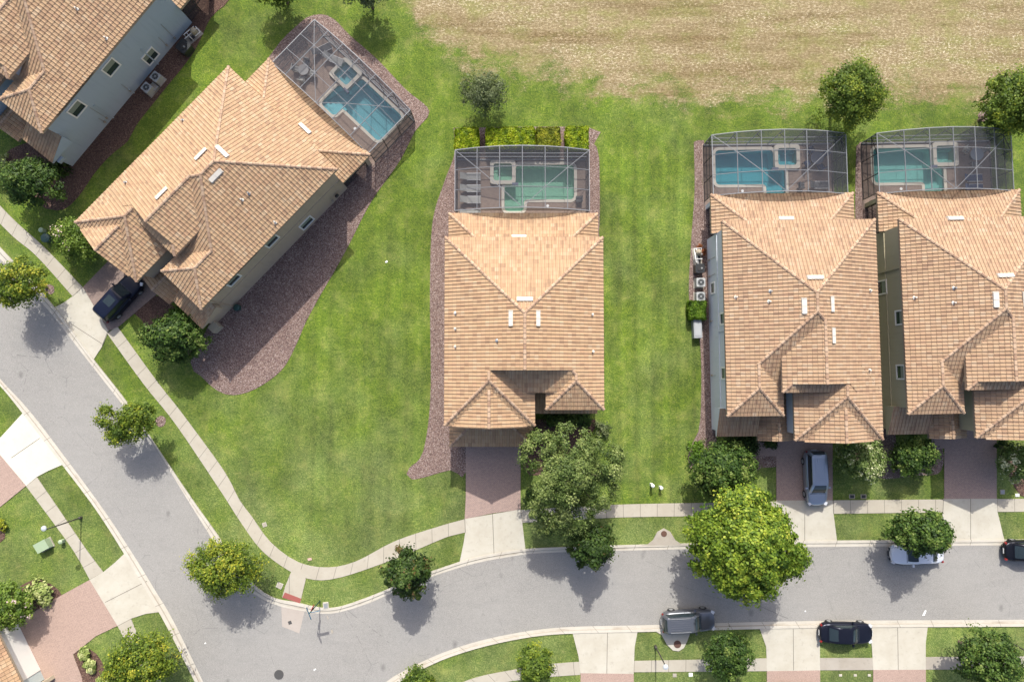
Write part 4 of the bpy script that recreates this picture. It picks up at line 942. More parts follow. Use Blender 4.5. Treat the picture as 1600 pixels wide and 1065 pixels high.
def tree(name, label, px, py, r, H, mat, n, size, seed, group=None, clump=None, gap=.28, ry=None, bark=BARK, cat='tree', lobes=None, hz=.62, rzf=.36, toney=.35, stems=1, twigs=10, clusters=None):
    if H > 2.2 and name != 'sparse_tree': size *= .78; n = int(n * 1.45)
    rng = np.random.default_rng(seed); cx, cy, _ = P(px, py, H * hz); R_ = r / 17.0 * (DIST - H * hz) / DIST; RY = (ry / 17.0 * (DIST - H * hz) / DIST) if ry else R_
    root = thing(name, label, cat, (cx, cy, 0), 0, group)
    lb = None
    if lobes:
        lb = []
        for (lx, ly, lr, lz) in lobes:
            X, Y, _ = P(lx, ly, lz); lb.append((X - cx, Y - cy, lz - H * hz, lr / 17.0 * .84))
    pts, nr, tn, cent = crown_arrays(rng, (0, 0, H * hz), R_ * .9, RY * .9, H * rzf, n, size, clump or R_ * .24, gap, lb, toney=toney, clusters=clusters, cone=.55 if name == 'magnolia_tree' else .15)
    keep = pts[:, 2] > (.12 if H < 3 else H * .15); pts, nr, tn = pts[keep], nr[keep], tn[keep]
    foliage('crown', root, mat, pts, nr, size, tn, rng)
    m = MB(); tr = max(.03, R_ * .045)
    if stems == 1: m.tube([(0, 0, 0), (R_ * .02, 0, H * .2), (-R_ * .01, R_ * .02, H * .42), (0, 0, H * .72)], [tr * 1.5, tr, tr * .8, tr * .3], 8)
    sel = rng.choice(len(cent), min(len(cent), twigs), replace=False)
    for j in sel:
        e = cent[j]; b = np.array([0, 0, H * rng.uniform(.18, .5)]) if stems == 1 else np.array([rng.normal() * .06, rng.normal() * .06, 0])
        mid = (b + e) / 2 + np.array([0, 0, .08 * H]); m.tube([b, mid, e], [tr * .55, tr * .35, tr * .12], 5)
    m.build('trunk', bark, root)
    return root
ST = 'street trees on the verges'
tree('broadleaf_tree', 'huge yellow green tree hanging over the street', 1167, 849, 88, 9.5, BIGL, 36000, .235, 3, clump=.62, gap=.20, ry=90, twigs=22, toney=.12, clusters=620, rzf=.33)
tree('oak_tree', 'big grey green oak beside the middle driveway', 893, 748, 80, 8.5, OAK, 26000, .16, 8, clump=.55, gap=.14, lobes=[(850, 705, 34, 5.5), (895, 700, 40, 6.5), (940, 720, 34, 5.5), (930, 765, 34, 5), (880, 755, 42, 7), (862, 785, 36, 5.5), (900, 800, 30, 4.8), (868, 815, 26, 4.5), (893, 740, 30, 7.5)], twigs=24, clusters=330)
tree('magnolia_tree', 'dark magnolia right below the big grey green oak', 926, 853, 40, 5.6, MAG, 6500, .22, 5, ST, clump=.42, gap=.3)
tree('magnolia_tree', 'dark magnolia with rusty leaves on the curved verge', 634, 895, 40, 5.9, MAG, 6500, .22, 6, ST, clump=.42, gap=.3, toney=.5)
tree('street_tree', 'yellow green tree where the street turns, right of the corner lamp', 352, 887, 57, 5.6, YG, 10000, .16, 7, ST, ry=48, clump=.62, gap=.3)
tree('street_tree', 'ragged yellow green tree halfway up the left street', 197, 662, 44, 5.2, YG, 6500, .16, 11, ST, ry=38, clump=.55, gap=.3, lobes=[(175, 655, 26, 3.6), (200, 668, 28, 3.8), (222, 650, 24, 3.8), (185, 680, 20, 3.2), (200, 650, 20, 4.4)])
tree('street_tree', 'olive green tree on the left edge above the black car apron', 32, 441, 43, 5.5, YG, 7000, .16, 12, ST, ry=42, clump=.55, gap=.3, toney=.5)
tree('street_tree', 'yellow green tree at the bottom edge of the left street', 218, 1033, 58, 5.6, YG, 9500, .17, 13, ST, ry=48, clump=.6, gap=.3)
tree('magnolia_tree', 'dark glossy tree at the front corner of the taupe house', 271, 527, 54, 4.6, MAGG, 8500, .21, 14, ry=42, clump=.5, gap=.3)
tree('magnolia_tree', 'dark bushy tree in front of the slate blue house', 47, 285, 54, 4.8, MAGG, 8500, .2, 15, ry=42, clump=.5, gap=.3)
tree('crape_myrtle', 'pink flowering crape myrtle beside the black SUV driveway', 122, 376, 44, 3.8, CRAPE, 6500, .16, 16, ry=42, clump=.55, gap=.32, stems=4, bark=BARKL)
tree('sparse_tree', 'sparse grey green tree above the clipped hedges', 755, 142, 40, 4.4, GREYG, 6500, .11, 17, ry=44, clump=.55, gap=.42, bark=BARKL)
tree('lawn_tree', 'green and yellow tree above the bright blue pool', 1330, 147, 56, 6.6, MID, 12000, .16, 18, ry=52, clump=.62, gap=.3, toney=.5)
tree('lawn_tree', 'broad green tree on the right edge above the teal pool', 1582, 160, 52, 6.8, MID, 11000, .18, 19, ry=50, clump=.62, gap=.3)
tree('magnolia_tree', 'dark magnolia left of the silver car driveway', 1130, 734, 53, 5.2, MAGG, 10000, .21, 20, ry=46, clump=.5, gap=.28)
tree('flowering_tree', 'pale blossomed tree right of the silver car', 1346, 719, 44, 4.2, CREAM, 7000, .17, 21, ry=34, clump=.5, gap=.3, stems=4)
tree('bushy_tree', 'green bushy tree under the porch of the olive house', 1431, 713, 40, 3.6, MAGG, 6000, .18, 22, ry=31, clump=.45, gap=.3)
tree('magnolia_tree', 'rounded tree over the parked white car', 1441, 832, 52, 6.0, MAGG, 9500, .22, 23, ST, ry=36, clump=.48, gap=.28, toney=.5)
tree('flowering_tree', 'pale blossomed tree cut by the right edge', 1594, 718, 30, 3.8, CREAM, 4000, .17, 24, ry=34, clump=.45, gap=.3, stems=4)
tree('street_tree', 'narrow bright green tree on the lower verge left of the driveways', 836, 1036, 28, 4.6, MID, 4500, .17, 25, ST, ry=32, clump=.42, gap=.3)
tree('street_tree', 'mid green tree on the lower verge near the grey SUV', 1139, 1023, 38, 5.0, MAGG, 7000, .17, 26, ST, ry=41, clump=.45, gap=.3)
tree('street_tree', 'large green tree in the lower right corner', 1546, 1030, 54, 6.2, MAGG, 10000, .18, 27, ST, ry=47, clump=.5, gap=.3)
tree('crape_myrtle', 'green leaning tree at the lower left edge', 18, 946, 34, 3.6, CRAPE, 5500, .17, 28, ry=42, clump=.45, gap=.3, stems=4, bark=BARKL)
tree('lawn_tree', 'tree cut by the top edge above the diagonal cage', 572, -14, 40, 4.8, GREYG, 5000, .17, 30, ry=30, clump=.6, gap=.3)
tree('lawn_tree', 'tree cut by the top edge between the blue and taupe houses', 432, -24, 42, 5.0, MID, 6000, .17, 31, ry=32, clump=.6, gap=.3)
def shrub(label, px, py, r, h, mat, n, size, seed, ry=None, name='shrub', cat='shrub', group=None):
    return tree(name, label, px, py, r, h, mat, n, size, seed, group, clump=r / 17 * .4, gap=.25, ry=ry, cat=cat, hz=.5, rzf=.5, stems=4, twigs=6)
shrub('small green shrub on the kerb at the bottom edge', 652, 1064, 25, 1.6, MID, 2500, .14, 40, 20)
shrub('dark fern like shrub at the shaded entry of the middle house', 905, 652, 22, 1.4, MAGG, 1800, .16, 41, 18)
shrub('dark shrub in the entry corner under the oak', 868, 655, 18, 1.2, MAGG, 1200, .16, 42, 14)
shrub('low pale shrub on the lawn corner beside the middle house', 940, 672, 14, .8, GREYG, 700, .12, 43)
shrub('narrow dark shrub beside the paver driveway of the middle house', 826, 775, 9, .8, MAGG, 500, .12, 44, 20)
shrub('variegated yellow shrub at the lower left driveway', 62, 927, 22, .9, VARI, 1600, .2, 45, 20)
shrub('spiky variegated plant beside the lower left walkway', 131, 1021, 10, .6, VARI, 260, .32, 46)
shrub('second spiky variegated plant nearer the bottom edge', 141, 1040, 10, .6, VARI, 260, .32, 47)
shrub('third spiky plant at the very bottom edge', 160, 1062, 10, .6, VARI, 260, .32, 48)
shrub('low green shrub at the left end of the gravel bed of the grey house', 1088, 706, 14, 1.1, HEDG2, 1200, .13, 49, 22)
shrub('dark shrub row between porch and magnolia of the grey house', 1160, 698, 32, 1.2, MAG, 2200, .15, 50, 14)
shrub('dark shrub at the entry corner of the grey house', 1205, 692, 12, 1.0, MAG, 600, .15, 51, 7)
shrub('dark shrub between driveway and blossomed tree at the right', 1570, 700, 14, 1.0, MAG, 700, .15, 52, 12)
shrub('reddish shrub left of the pool heater', 1096, 392, 7, .6, m_leaf('red_leaves', [(0, (.12, .03, .015)), (1, (.35, .12, .05))]), 260, .13, 53, 12)
shrub('dark shrub beside the porch of the taupe house', 282, 489, 18, 1.3, HEDG2, 1400, .15, 54, 10)
shrub('dark shrub under the small porch of the slate blue house', 96, 262, 16, 1.2, MAG, 1000, .15, 55, 12)
shrub('brownish shrub at the left edge below the front path', 3, 822, 9, .7, HEDG3, 500, .12, 56, 13)
shrub('small yellow plant by the entry of the slate blue house', 8, 250, 9, .6, VARI, 400, .14, 57)
def hedge(label, x0, y0, x1, y1, h, mat, seed, dens=420, group=None, size=.10):
    a = P(x0, y1, h); b = P(x1, y0, h); cx, cy = (a[0] + b[0]) / 2, (a[1] + b[1]) / 2; hx, hy = (b[0] - a[0]) / 2, (b[1] - a[1]) / 2
    root = thing('hedge', label, 'hedge', (cx, cy, 0), 0, group); rng = np.random.default_rng(seed)
    area = 4 * hx * hy + 4 * (hx + hy) * h; n = int(area * dens); q = rng.uniform(-1, 1, (n, 3)); ax = rng.random(n); tf = 4 * hx * hy / area
    top = ax < tf; nr = np.zeros((n, 3)); nr[top, 2] = 1
    side = ~top; pick = rng.random(n) < hx / (hx + hy)
    s1 = side & pick; s2 = side & ~pick; q[top, 2] = 1; q[s1, 1] = np.sign(q[s1, 1]); nr[s1, 1] = q[s1, 1]; q[s2, 0] = np.sign(q[s2, 0]); nr[s2, 0] = q[s2, 0]
    # rounded shoulders and uneven trimming
    p = np.stack([q[:, 0] * hx, q[:, 1] * hy, (q[:, 2] * .5 + .5) * h], 1); ed = np.maximum(np.abs(q[:, 0]) ** 10, np.abs(q[:, 1]) ** 8) * top
    p[:, 2] -= ed * .14; lump = np.array([mnoise.noise(Vector((x * 2.2 + seed, y * 2.2, z * 2))) for x, y, z in p])
    p += nr * (lump * .10 + rng.normal(size=n) * .035)[:, None]; nr = nr + rng.normal(size=(n, 3)) * .55
    foliage('leaves', root, mat, p, nr, size, .45 + lump * .55 + rng.normal(size=n) * .16, rng, 1.4)
    m = MB(); m.box(-hx + .12, hx - .12, -hy + .12, hy - .12, 0, h - .12); m.build('branches', plain('hedge_core', (.05, .06, .01), .9), root)
HG = 'clipped hedges along the pool cage'
hedge('leftmost square lime hedge above the cage', 711, 200, 747, 235, 1.3, HEDG, 1, group=None)
hedge('long lime hedge, the widest of the four', 760, 199, 835, 232, 1.3, HEDG, 2)
hedge('small darker olive hedge between the two lime ones', 839, 199, 875, 233, 1.1, HEDG3, 3)
hedge('rightmost square lime hedge above the cage', 885, 198, 919, 234, 1.4, HEDG, 4)
hedge('small green box hedge beside the air conditioners', 1078, 470, 1103, 498, 1.1, HEDG2, 5)

# ------------------------------------------------------------------ cars
def rrect(x0, x1, wf, wr, r, ns=6, nc=4):
    """rounded rectangle ring, counter-clockwise from front-right; groups front, left, rear, right"""
    out = []; grp = []
    cor = [(x1, -wf), (x1, wf), (x0, wr), (x0, -wr)]
    for k in range(4):
        a, b = Vector(cor[k]), Vector(cor[(k + 1) % 4]); d = (b - a).normalized()
        p, q = a + d * r, b - d * r
        for i in range(ns): out.append(tuple(p + (q - p) * (i / ns))); grp.append(k)
        c = b; e = Vector(cor[(k + 2) % 4]); d2 = (e - b).normalized(); s_, t_ = q, b + d2 * r
        for i in range(nc):
            t = i / nc; out.append(tuple(s_ * (1 - t) ** 2 + c * 2 * t * (1 - t) + t_ * t * t)); grp.append(k + 10)
    return out, grp
def car(name, label, px, py, ang, L, Wd, H, kind, col, group=None, metal=.4, glassc=(.02, .03, .035), sunroof=False, rails=False):
    x, y, _ = P(px, py, 0); root = thing(name, label, 'car', (x, y, .022), R(ang), group)
    pt = m_paint('car_paint', col, metal); gl = m_glass('car_glass', glassc)
    suv = kind != 'sedan'; belt = H * (.60 if suv else .62); hood = belt * (.93 if suv else .86); deck = belt * (1.0 if suv else .95)
    gx0, gx1 = {'suv': (-L * .49, L * .22), 'van': (-L * .49, L * .27), 'sedan': (-L * .36, L * .21)}[kind]      # greenhouse base
    rx0, rx1 = {'suv': (-L * .42, L * .07), 'van': (-L * .435, L * .10), 'sedan': (-L * .19, L * .05)}[kind]      # roof
    N = 34; m = MB(); rows = []
    for i in range(N + 1):
        s = -1 + 2 * i / N; xx = L / 2 * (math.copysign(abs(s) ** .8, s)); a = abs(2 * xx / L)
        w = Wd / 2 * max(.02, (1 - a ** 7)) ** (1 / 3.2) * (1 - .03 * a)
        if xx > gx1: t = (xx - gx1) / (L / 2 - gx1); d = hood + (belt - hood) * (1 - t) - .14 * t ** 3 - (.14 if t > .99 else 0)
        elif xx < gx0 + .1: t = min(1, (gx0 + .1 - xx) / (L / 2 + gx0 + .1)); d = deck - .05 * t ** 2 - (.12 if t > .97 else 0)
        else: d = belt
        lo = .22 + .14 * a ** 6; hf = [(0, d + .015), (.45 * w, d + .01), (.8 * w, d - .015), (.93 * w, d - .07), (.985 * w, d - .17), (w, d - .32), (w, lo + .22), (.985 * w, lo + .06), (.9 * w, lo)]
        rows.append([(xx, -p, z) for p, z in hf[::-1][:-1]] + [(xx, p, z) for p, z in hf])
    for i in range(N):
        for k in range(len(rows[0]) - 1): m.face([rows[i][k], rows[i + 1][k], rows[i + 1][k + 1], rows[i][k + 1]])
    m.face(rows[0]); m.face(rows[-1][::-1]); body = m.build('body', pt, root, smooth=True)
    wb = Wd * .455; wr = Wd * .375
    rb, g = rrect(gx0, gx1, wb * .93, wb * (.93 if suv else .9), .22); rt, _ = rrect(rx0, rx1, wr * .96, wr * .93, .2); n = len(rb)
    def pt3(k, v, off=0):
        b, t = Vector(rb[k % n]), Vector(rt[k % n]); p = b.lerp(t, v); z = belt - .02 + (H - .03 - belt + .02) * (1 - (1 - v) ** 1.25)
        c = Vector(((gx0 + gx1) / 2, 0)); dd = (p - Vector((p.x * .6 + c.x * .4, 0))).normalized(); bulge = .05 * math.sin(math.pi * v)
        p = p + dd * (bulge + off); return (p.x, p.y, z + off * .6)
    m = MB(); vs = [0, .15, .4, .65, .88, 1]
    for a_, b_ in zip(vs[:-1], vs[1:]):
        for k in range(n): m.face([pt3(k, a_), pt3(k + 1, a_), pt3(k + 1, b_), pt3(k, b_)])
    cx = (rx0 + rx1) / 2; sc = [1, .85, .6, .3, .02]
    def rp(k, s_, off=0): p = rt[k % n]; return (cx + (p[0] - cx) * s_, p[1] * s_, H - .03 + .045 * (1 - s_ ** 2) + off)
    for a_, b_ in zip(sc[:-1], sc[1:]):
        for k in range(n): m.face([rp(k, a_), rp(k + 1, a_), rp(k + 1, b_), rp(k, b_)])
    m.build('cabin', pt, root, smooth=True)
    def pane(nm, ks, v0, v1):
        mm = MB(); vv = [v0 + (v1 - v0) * i / 4 for i in range(5)]
        for a_, b_ in zip(vv[:-1], vv[1:]):
            for k in ks: mm.face([pt3(k, a_, .012), pt3(k + 1, a_, .012), pt3(k + 1, b_, .012), pt3(k, b_, .012)])
        return mm.build(nm, gl, root, smooth=True)
    ns, nc = 6, 4; st = ns + nc
    pane('windshield', list(range(0, ns)), .06, .95); pane('rear_window', list(range(2 * st, 2 * st + ns)), .15, .9)
    for s0 in (st, 3 * st): pane('side_window', list(range(s0, s0 + 3)), .12, .9); pane('side_window', list(range(s0 + 3, s0 + ns)), .12, .9)
    wr_ = .34 if suv else .32
    for sx in (L * .30, -L * .29):
        for sy in (-1, 1):
            w = MB(); yy = sy * (Wd / 2 - .10); wl = thing('w', None, None, (0, 0, 0)); bpy.data.objects.remove(wl)
            w.tube([(sx, yy - .11, wr_), (sx, yy - .09, wr_), (sx, yy + .09, wr_), (sx, yy + .125 * 1, wr_)], [wr_ * .93, wr_, wr_, wr_ * .93], 22); wo = w.build('wheel', BLACK, root)
            w = MB(); w.tube([(sx, yy + sy * .10, wr_), (sx, yy + sy * .135, wr_)], [wr_ * .62, wr_ * .55], 16); w.build('rim', GREYM, wo)
    for sy in (-1, 1):
        m = MB(); q = Matrix.Translation((gx1 - L * .10, sy * (Wd / 2 + .06), belt + .02)); m.box(-.07, .07, -.11, .11, -.07, .08, 0, q); m.build('mirror', pt, root)
        m = MB(); q = Matrix.Translation((L / 2 - .20, sy * Wd * .37, hood - .12)) @ Matrix.Rotation(-sy * .5, 4, 'Z'); m.box(-.17, .14, -.13, .13, -.07, .045, 0, q); m.build('headlight', plain('headlight_lens', (.5, .52, .55), .2), root)
        m = MB(); q = Matrix.Translation((-L / 2 + .12, sy * Wd * .385, deck - .16)) @ Matrix.Rotation(sy * .45, 4, 'Z'); m.box(-.06, .10, -.10, .07, -.12, .07, 0, q); m.build('taillight', plain('taillight_red', (.20, .015, .012), .3), root)
    m = MB(); m.box(L / 2 - .06, L / 2 + .012, -Wd * .30, Wd * .30, .34, .50); m.build('grille', DARK, root)
    m = MB(); m.box(gx1 + .02, gx1 + .06, -Wd * .36, Wd * .36, hood + .02, belt + .012); m.build('wiper_cowl', DARK, root)
    for sgn in (-1, 1):
        m = MB(); xx = sgn * (L / 2 + .0); m.box(min(xx, xx + sgn * .02), max(xx, xx + sgn * .02), -.24, .24, .52, .64); m.build('number_plate', WHITEP, root)
    if sunroof:
        m = MB(); m.box(cx - .1, cx + .75, -.42, .42, H + .012, H + .022); m.build('sunroof', gl, root)
    if rails:
        for sy in (-1, 1):
            m = MB(); m.bar((rx0 + .2, sy * (wr - .12), H + .05), (rx1 - .35, sy * (wr - .12), H + .05), .04); m.build('roof_rail', GREYM, root)
    if kind == 'van' or rails:
        m = MB()
        for k in range(-2, 3): m.box(rx0 + .3, rx1 - .4, k * .2 - .02, k * .2 + .02, H - .01, H + .024)
        m.build('roof_ribs', pt, root)
    return root
car('parked_suv', 'black SUV parked nose in at the taupe house garage', 194, 466, 48.5, 4.9, 1.95, 1.72, 'suv', (.006, .009, .022), sunroof=True, metal=0)
car('parked_minivan', 'silver blue people carrier on the paver driveway', 1269, 744, -88.5, 4.95, 1.92, 1.72, 'van', (.30, .34, .40), metal=.6)
car('parked_suv', 'grey SUV with red tail light parked at the lower kerb', 1072, 965, 3.0, 4.8, 1.9, 1.72, 'suv', (.12, .128, .145), rails=True, metal=.5)
car('parked_car', 'black sedan parked half on the lower verge', 1316, 984, -1, 4.75, 1.85, 1.45, 'sedan', (.012, .014, .024))
car('parked_car', 'white sedan half hidden under the rounded tree', 1426, 862, 181, 4.75, 1.82, 1.42, 'sedan', (.66, .68, .72), metal=.2)
car('parked_car', 'black car with red lights cut by the right edge', 1600, 857, 0, 4.6, 1.85, 1.45, 'sedan', (.010, .011, .016))
car('parked_car', 'silver car almost wholly hidden under the huge yellow green tree', 1146, 872, 0, 4.7, 1.82, 1.45, 'sedan', (.45, .48, .52))
car('parked_car', 'dark car nosing into the bottom edge on the paver driveway', 1222, 1104, 90, 4.6, 1.8, 1.45, 'sedan', (.012, .012, .02))
car('parked_car', 'dark red car beside it at the bottom edge', 1262, 1106, 90, 4.6, 1.8, 1.45, 'sedan', (.05, .012, .012))

# ------------------------------------------------------------------ street furniture and small things
LAMPW = plain('lamp_diffuser', (.42, .45, .46), .3)
def lamp(label, px, py, hx, hy, H=4.6):
    x, y, _ = P(px, py, 0); ex, ey, _ = P(hx, hy, H + .1); r = thing('street_lamp', label, 'street lamp', (x, y, 0), 0, 'street lamps on the verges')
    m = MB(); m.tube([(0, 0, 0), (0, 0, .35), (0, 0, .4), (0, 0, H)], [.14, .12, .065, .045], 10); m.build('pole', BRONZE, r)
    d = Vector((ex - x, ey - y, 0)); u = d.normalized() if d.length > .05 else Vector((1, 0, 0))
    m = MB(); m.tube([(0, 0, H - .1), tuple(u * max(.2, d.length - .25) + Vector((0, 0, H + .12)))], .03, 8); m.build('arm', BRONZE, r)
    c = Vector((d.x, d.y, H + .12)); m = MB(); m.tube([tuple(c - Vector((0, 0, .1))), tuple(c), tuple(c + Vector((0, 0, .08))), tuple(c + Vector((0, 0, .16)))], [.08, .23, .21, .06], 16)
    m.build('lamp_head', LAMPW, r, smooth=True)
lamp('street lamp by the green utility box on the left', 127, 808, 69, 825)
lamp('street lamp left of the bottom edge tree and below the grey SUV', 1024, 1009, 1040, 1041)
lamp('street lamp in the lower right corner beside the large tree', 1573, 1000, 1608, 1020)
def sign():
    x, y, _ = P(500, 938, 0); r = thing('street_sign', 'street name post with crossed blades and red stop sign at the corner', 'street sign', (x, y, 0))
    m = MB(); m.tube([(0, 0, 0), (0, 0, 3.35)], .05, 8); m.build('pole', DKGREEN, r)
    BL = plain('sign_blue_green', (.04, .14, .26), .4)
    for k, (a, z, o) in enumerate(((112, 3.42, -.05), (12, 3.15, .25))):
        q = Matrix.Translation((0, 0, z)) @ Matrix.Rotation(R(a), 4, 'Z'); m = MB(); m.box(-.45 + o, .65 + o, -.02, .02, -.12, .12, 0, q); s = m.build('name_blade', BL, r)
        m = MB(); m.box(-.46 + o, .66 + o, -.023, .023, .105, .125, 0, q); m.build('trim', OLDC, s)
    m = MB(); q = Matrix.Translation((-.02, .08, 2.3)) @ Matrix.Rotation(R(70), 4, 'Z'); pts = [(.38 * math.cos(a), .38 * math.sin(a)) for a in [math.pi / 8 + k * math.pi / 4 for k in range(8)]]
    m.face([tuple(q @ Vector((u, .02, v))) for u, v in pts]); m.face([tuple(q @ Vector((u, -.0, v))) for u, v in pts[::-1]])
    for i in range(8): a, b = pts[i], pts[(i + 1) % 8]; m.face([tuple(q @ Vector((a[0], 0, a[1]))), tuple(q @ Vector((b[0], 0, b[1]))), tuple(q @ Vector((b[0], .02, b[1]))), tuple(q @ Vector((a[0], .02, a[1])))])
    m.build('stop_plate', plain('stop_red', (.55, .03, .04), .4), r)
sign()
def disc(name, label, cat, px, py, rad, mat, z=.03, group=None, lift=.012):
    x, y, _ = P(px, py, 0); m = MB(); m.tube([(0, 0, z - .02), (0, 0, z + lift)], rad, 24); r = [rad * .7, rad * .4]
    for q in r: m.ring([(q * math.cos(a), q * math.sin(a)) for a in np.linspace(0, 6.2832, 17)[:-1]], [((q - .03) * math.cos(a), (q - .03) * math.sin(a)) for a in np.linspace(0, 6.2832, 17)[:-1]], z, z + lift + .008)
    o = m.build(name, mat); o.location = (x, y, 0); return tag(o, label, cat, group)
disc('manhole_cover', 'black iron manhole cover in the street bend', 'manhole cover', 436, 1053, .43, IRON)
disc('manhole_cover', 'manhole cover at the right edge of the huge tree', 'manhole cover', 1253, 887, .33, m_concrete('manhole_grey', (.14, .13, .125), .5, None))
disc('manhole_cover', 'rusty round cover on the drain apron below the grey SUV', 'manhole cover', 1058, 1005, .34, RUST, .118)
disc('manhole_cover', 'rusty cover on the bell shaped apron above the kerb', 'manhole cover', 1037, 833, .27, RUST, .118)
def flatbox(name, label, cat, px, py, w, d, h, mat, rot=0, group=None, z=0, lid=None):
    x, y, _ = P(px, py, z); r = thing(name, label, cat, (x, y, z), R(rot), group)
    m = MB(); m.box(-w / 2, w / 2, -d / 2, d / 2, 0, h); m.build('box', mat, r)
    m = MB(); m.box(-w / 2 * .72, w / 2 * .72, -d / 2 * .72, d / 2 * .72, h, h + .02); m.build('lid', lid or mat, r); return r
flatbox('drain_grate', 'small dark grate in the concrete patch of the street', 'drain grate', 453, 972, .3, .3, .012, IRON, 20, z=.024)
flatbox('valve_box', 'white valve box on the lawn inside the sidewalk bend', 'valve box', 413.5, 819, .38, .38, .05, DRIVE, 20, lid=OLDC)
flatbox('valve_box', 'valve box in a concrete collar left of the red tactile strip', 'valve box', 437, 914, .55, .5, .05, DRIVE, -25, lid=OLDC)
flatbox('valve_box', 'valve box in a concrete collar right of the street sign', 'valve box', 509.5, 945, .5, .6, .125, DRIVE, 5, lid=GREYM)
flatbox('meter_box', 'left dark meter box beside the silver car sidewalk', 'meter box', 1331, 775, .5, .38, .05, OLDC, lid=DARK)
flatbox('meter_box', 'right dark meter box beside the silver car sidewalk', 'meter box', 1349, 775, .5, .38, .05, OLDC, lid=DARK)
flatbox('valve_box', 'pale square box on the grass at the right edge', 'valve box', 1566, 768, .42, .42, .05, OLDC, lid=GREYM)
flatbox('valve_box', 'small white box nearest the right edge', 'valve box', 1589, 773, .35, .26, .06, WHITEP)
for i, (px, t) in enumerate(((1313, 'left'), (1336, 'middle'), (1358, 'right'))): flatbox('valve_box', t + ' one of three white boxes below the black sedan', 'valve box', px, 1054, .26, .2, .05, DRIVE)
flatbox('valve_box', 'left pale box below the lamp by the grey SUV', 'valve box', 1054, 1054, .34, .3, .06, OLDC); flatbox('valve_box', 'right pale box below the lamp by the grey SUV', 'valve box', 1079, 1053, .34, .3, .06, WHITEP)
flatbox('sprinkler_box', 'tiny white sprinkler cap alone on the left lawn', 'sprinkler', 604, 409, .22, .16, .06, WHITEP, 30); flatbox('sprinkler_box', 'pinkish broken cap on the lawn above the sidewalk bend', 'sprinkler', 484, 873, .35, .22, .04, plain('pink_cap', (.5, .33, .28)), 15)
def utility():
    x, y, _ = P(73, 850, 0); r = thing('utility_box', 'pale green transformer box on the left verge', 'utility box', (x, y, 0), R(28))
    m = MB(); m.box(-.62, .62, -.48, .48, 0, .08); m.build('base', OLDC, r)
    m = MB(); m.box(-.55, .55, -.42, .42, .08, .72); m.face([(-.57, -.44, .72), (.57, -.44, .72), (.57, .44, .82), (-.57, .44, .82)]); m.face([(-.57, -.44, .72), (-.57, .44, .82), (-.57, .44, .70)]); m.face([(.57, -.44, .72), (.57, .44, .70), (.57, .44, .82)]); m.face([(-.57, .44, .7), (.57, .44, .7), (.57, .44, .82), (-.57, .44, .82)]); m.build('cabinet', GREENB, r)
    m = MB(); m.box(-.06, .06, -.46, -.42, .3, .5); m.build('handle', DARK, r)
    def ped(label, px, py, mat, h, cat='utility pedestal', rad=.11):
        x, y, _ = P(px, py, 0); r = thing('utility_pedestal', label, cat, (x, y, 0)); m = MB(); m.box(-rad, rad, -rad, rad, 0, h); m.build('post', mat, r)
        m = MB(); m.tube([(0, 0, h), (0, 0, h + .06), (0, 0, h + .12)], [rad * 1.45, rad * 1.35, rad * .6], 12); m.build('cap', mat, r)
    ped('small green pedestal beside the left sidewalk', 100, 844, GREENB, .5, rad=.14); ped('taller white pedestal left of the huge tree on the lawn', 1017, 756, WHITEP, .9); ped('shorter white pedestal on the lawn by the sidewalk', 1031, 760, WHITEP, .7)
    ped('dark green pedestal beside the crape myrtle', 79, 374, DKGREEN, .7, rad=.3); ped('pale grey green pedestal beside the top left sidewalk', 70, 361, GREENB, .5, rad=.16)
    ped('dark green pedestal beside the wall of the taupe house', 373, 481, DKGREEN, .5, rad=.22)
utility()
def ac(label, px, py, rot, group=None, world=None):
    x, y = (P(px, py, .8)[:2] if world is None else world); r = thing('air_conditioner', label, 'air conditioner', (x, y, 0), R(rot), group)
    m = MB(); m.box(-.48, .48, -.48, .48, 0, .08); m.build('base', OLDC, r)
    m = MB(); m.prism(roundpoly([(-.4, -.4), (.4, -.4), (.4, .4), (-.4, .4)], .1, 3), .08, .86); c = m.build('housing', plain('ac_grey', (.36, .37, .36), .5), r)
    m = MB(); m.ring([(.33 * math.cos(a), .33 * math.sin(a)) for a in np.linspace(0, 6.2832, 21)[:-1]], [(.28 * math.cos(a), .28 * math.sin(a)) for a in np.linspace(0, 6.2832, 21)[:-1]], .86, .89)
    for k in range(8): m.bar((0, 0, .885), (.3 * math.cos(k * .785), .3 * math.sin(k * .785), .885), .02)
    m.build('fan_guard', GREYM, r)
    m = MB(); m.tube([(0, 0, .862), (0, 0, .868)], .28, 20); m.build('fan_well', DARK, r); m = MB(); m.tube([(0, 0, .87), (0, 0, .9)], .09, 10); m.build('fan_hub', GREYM, r)
ac('upper air conditioner beside the slate blue wall', 243, 120, -38); ac('lower air conditioner beside the slate blue wall', 229, 137, -38)
ac('air conditioner nearest the pool heater of the grey house', 1095, 441, 0); ac('air conditioner next to the box hedge of the grey house', 1095, 463, 0)
def heater(label, px, py, rot, sz=.45):
    x, y, _ = P(px, py, .9); r = thing('pool_heater', label, 'pool heater', (x, y, 0), R(rot)); m = MB(); m.prism(roundpoly([(-sz, -sz), (sz, -sz), (sz, sz), (-sz, sz)], .2, 4), 0, .9); m.build('housing', DARK, r)
    m = MB(); m.tube([(0, 0, .9), (0, 0, .95)], sz * .6, 20); m.build('fan_guard', BLACK, r); m = MB(); m.tube([(sz * .3, 0, .95), (sz * .3, 0, 1.0)], .08, 10); m.build('cap', GREYM, r)
heater('large black pool heater beside the slate blue wall', 286, 72, -38, .55); heater('dark pool heater above the two air conditioners', 1094, 419, 2, .42)
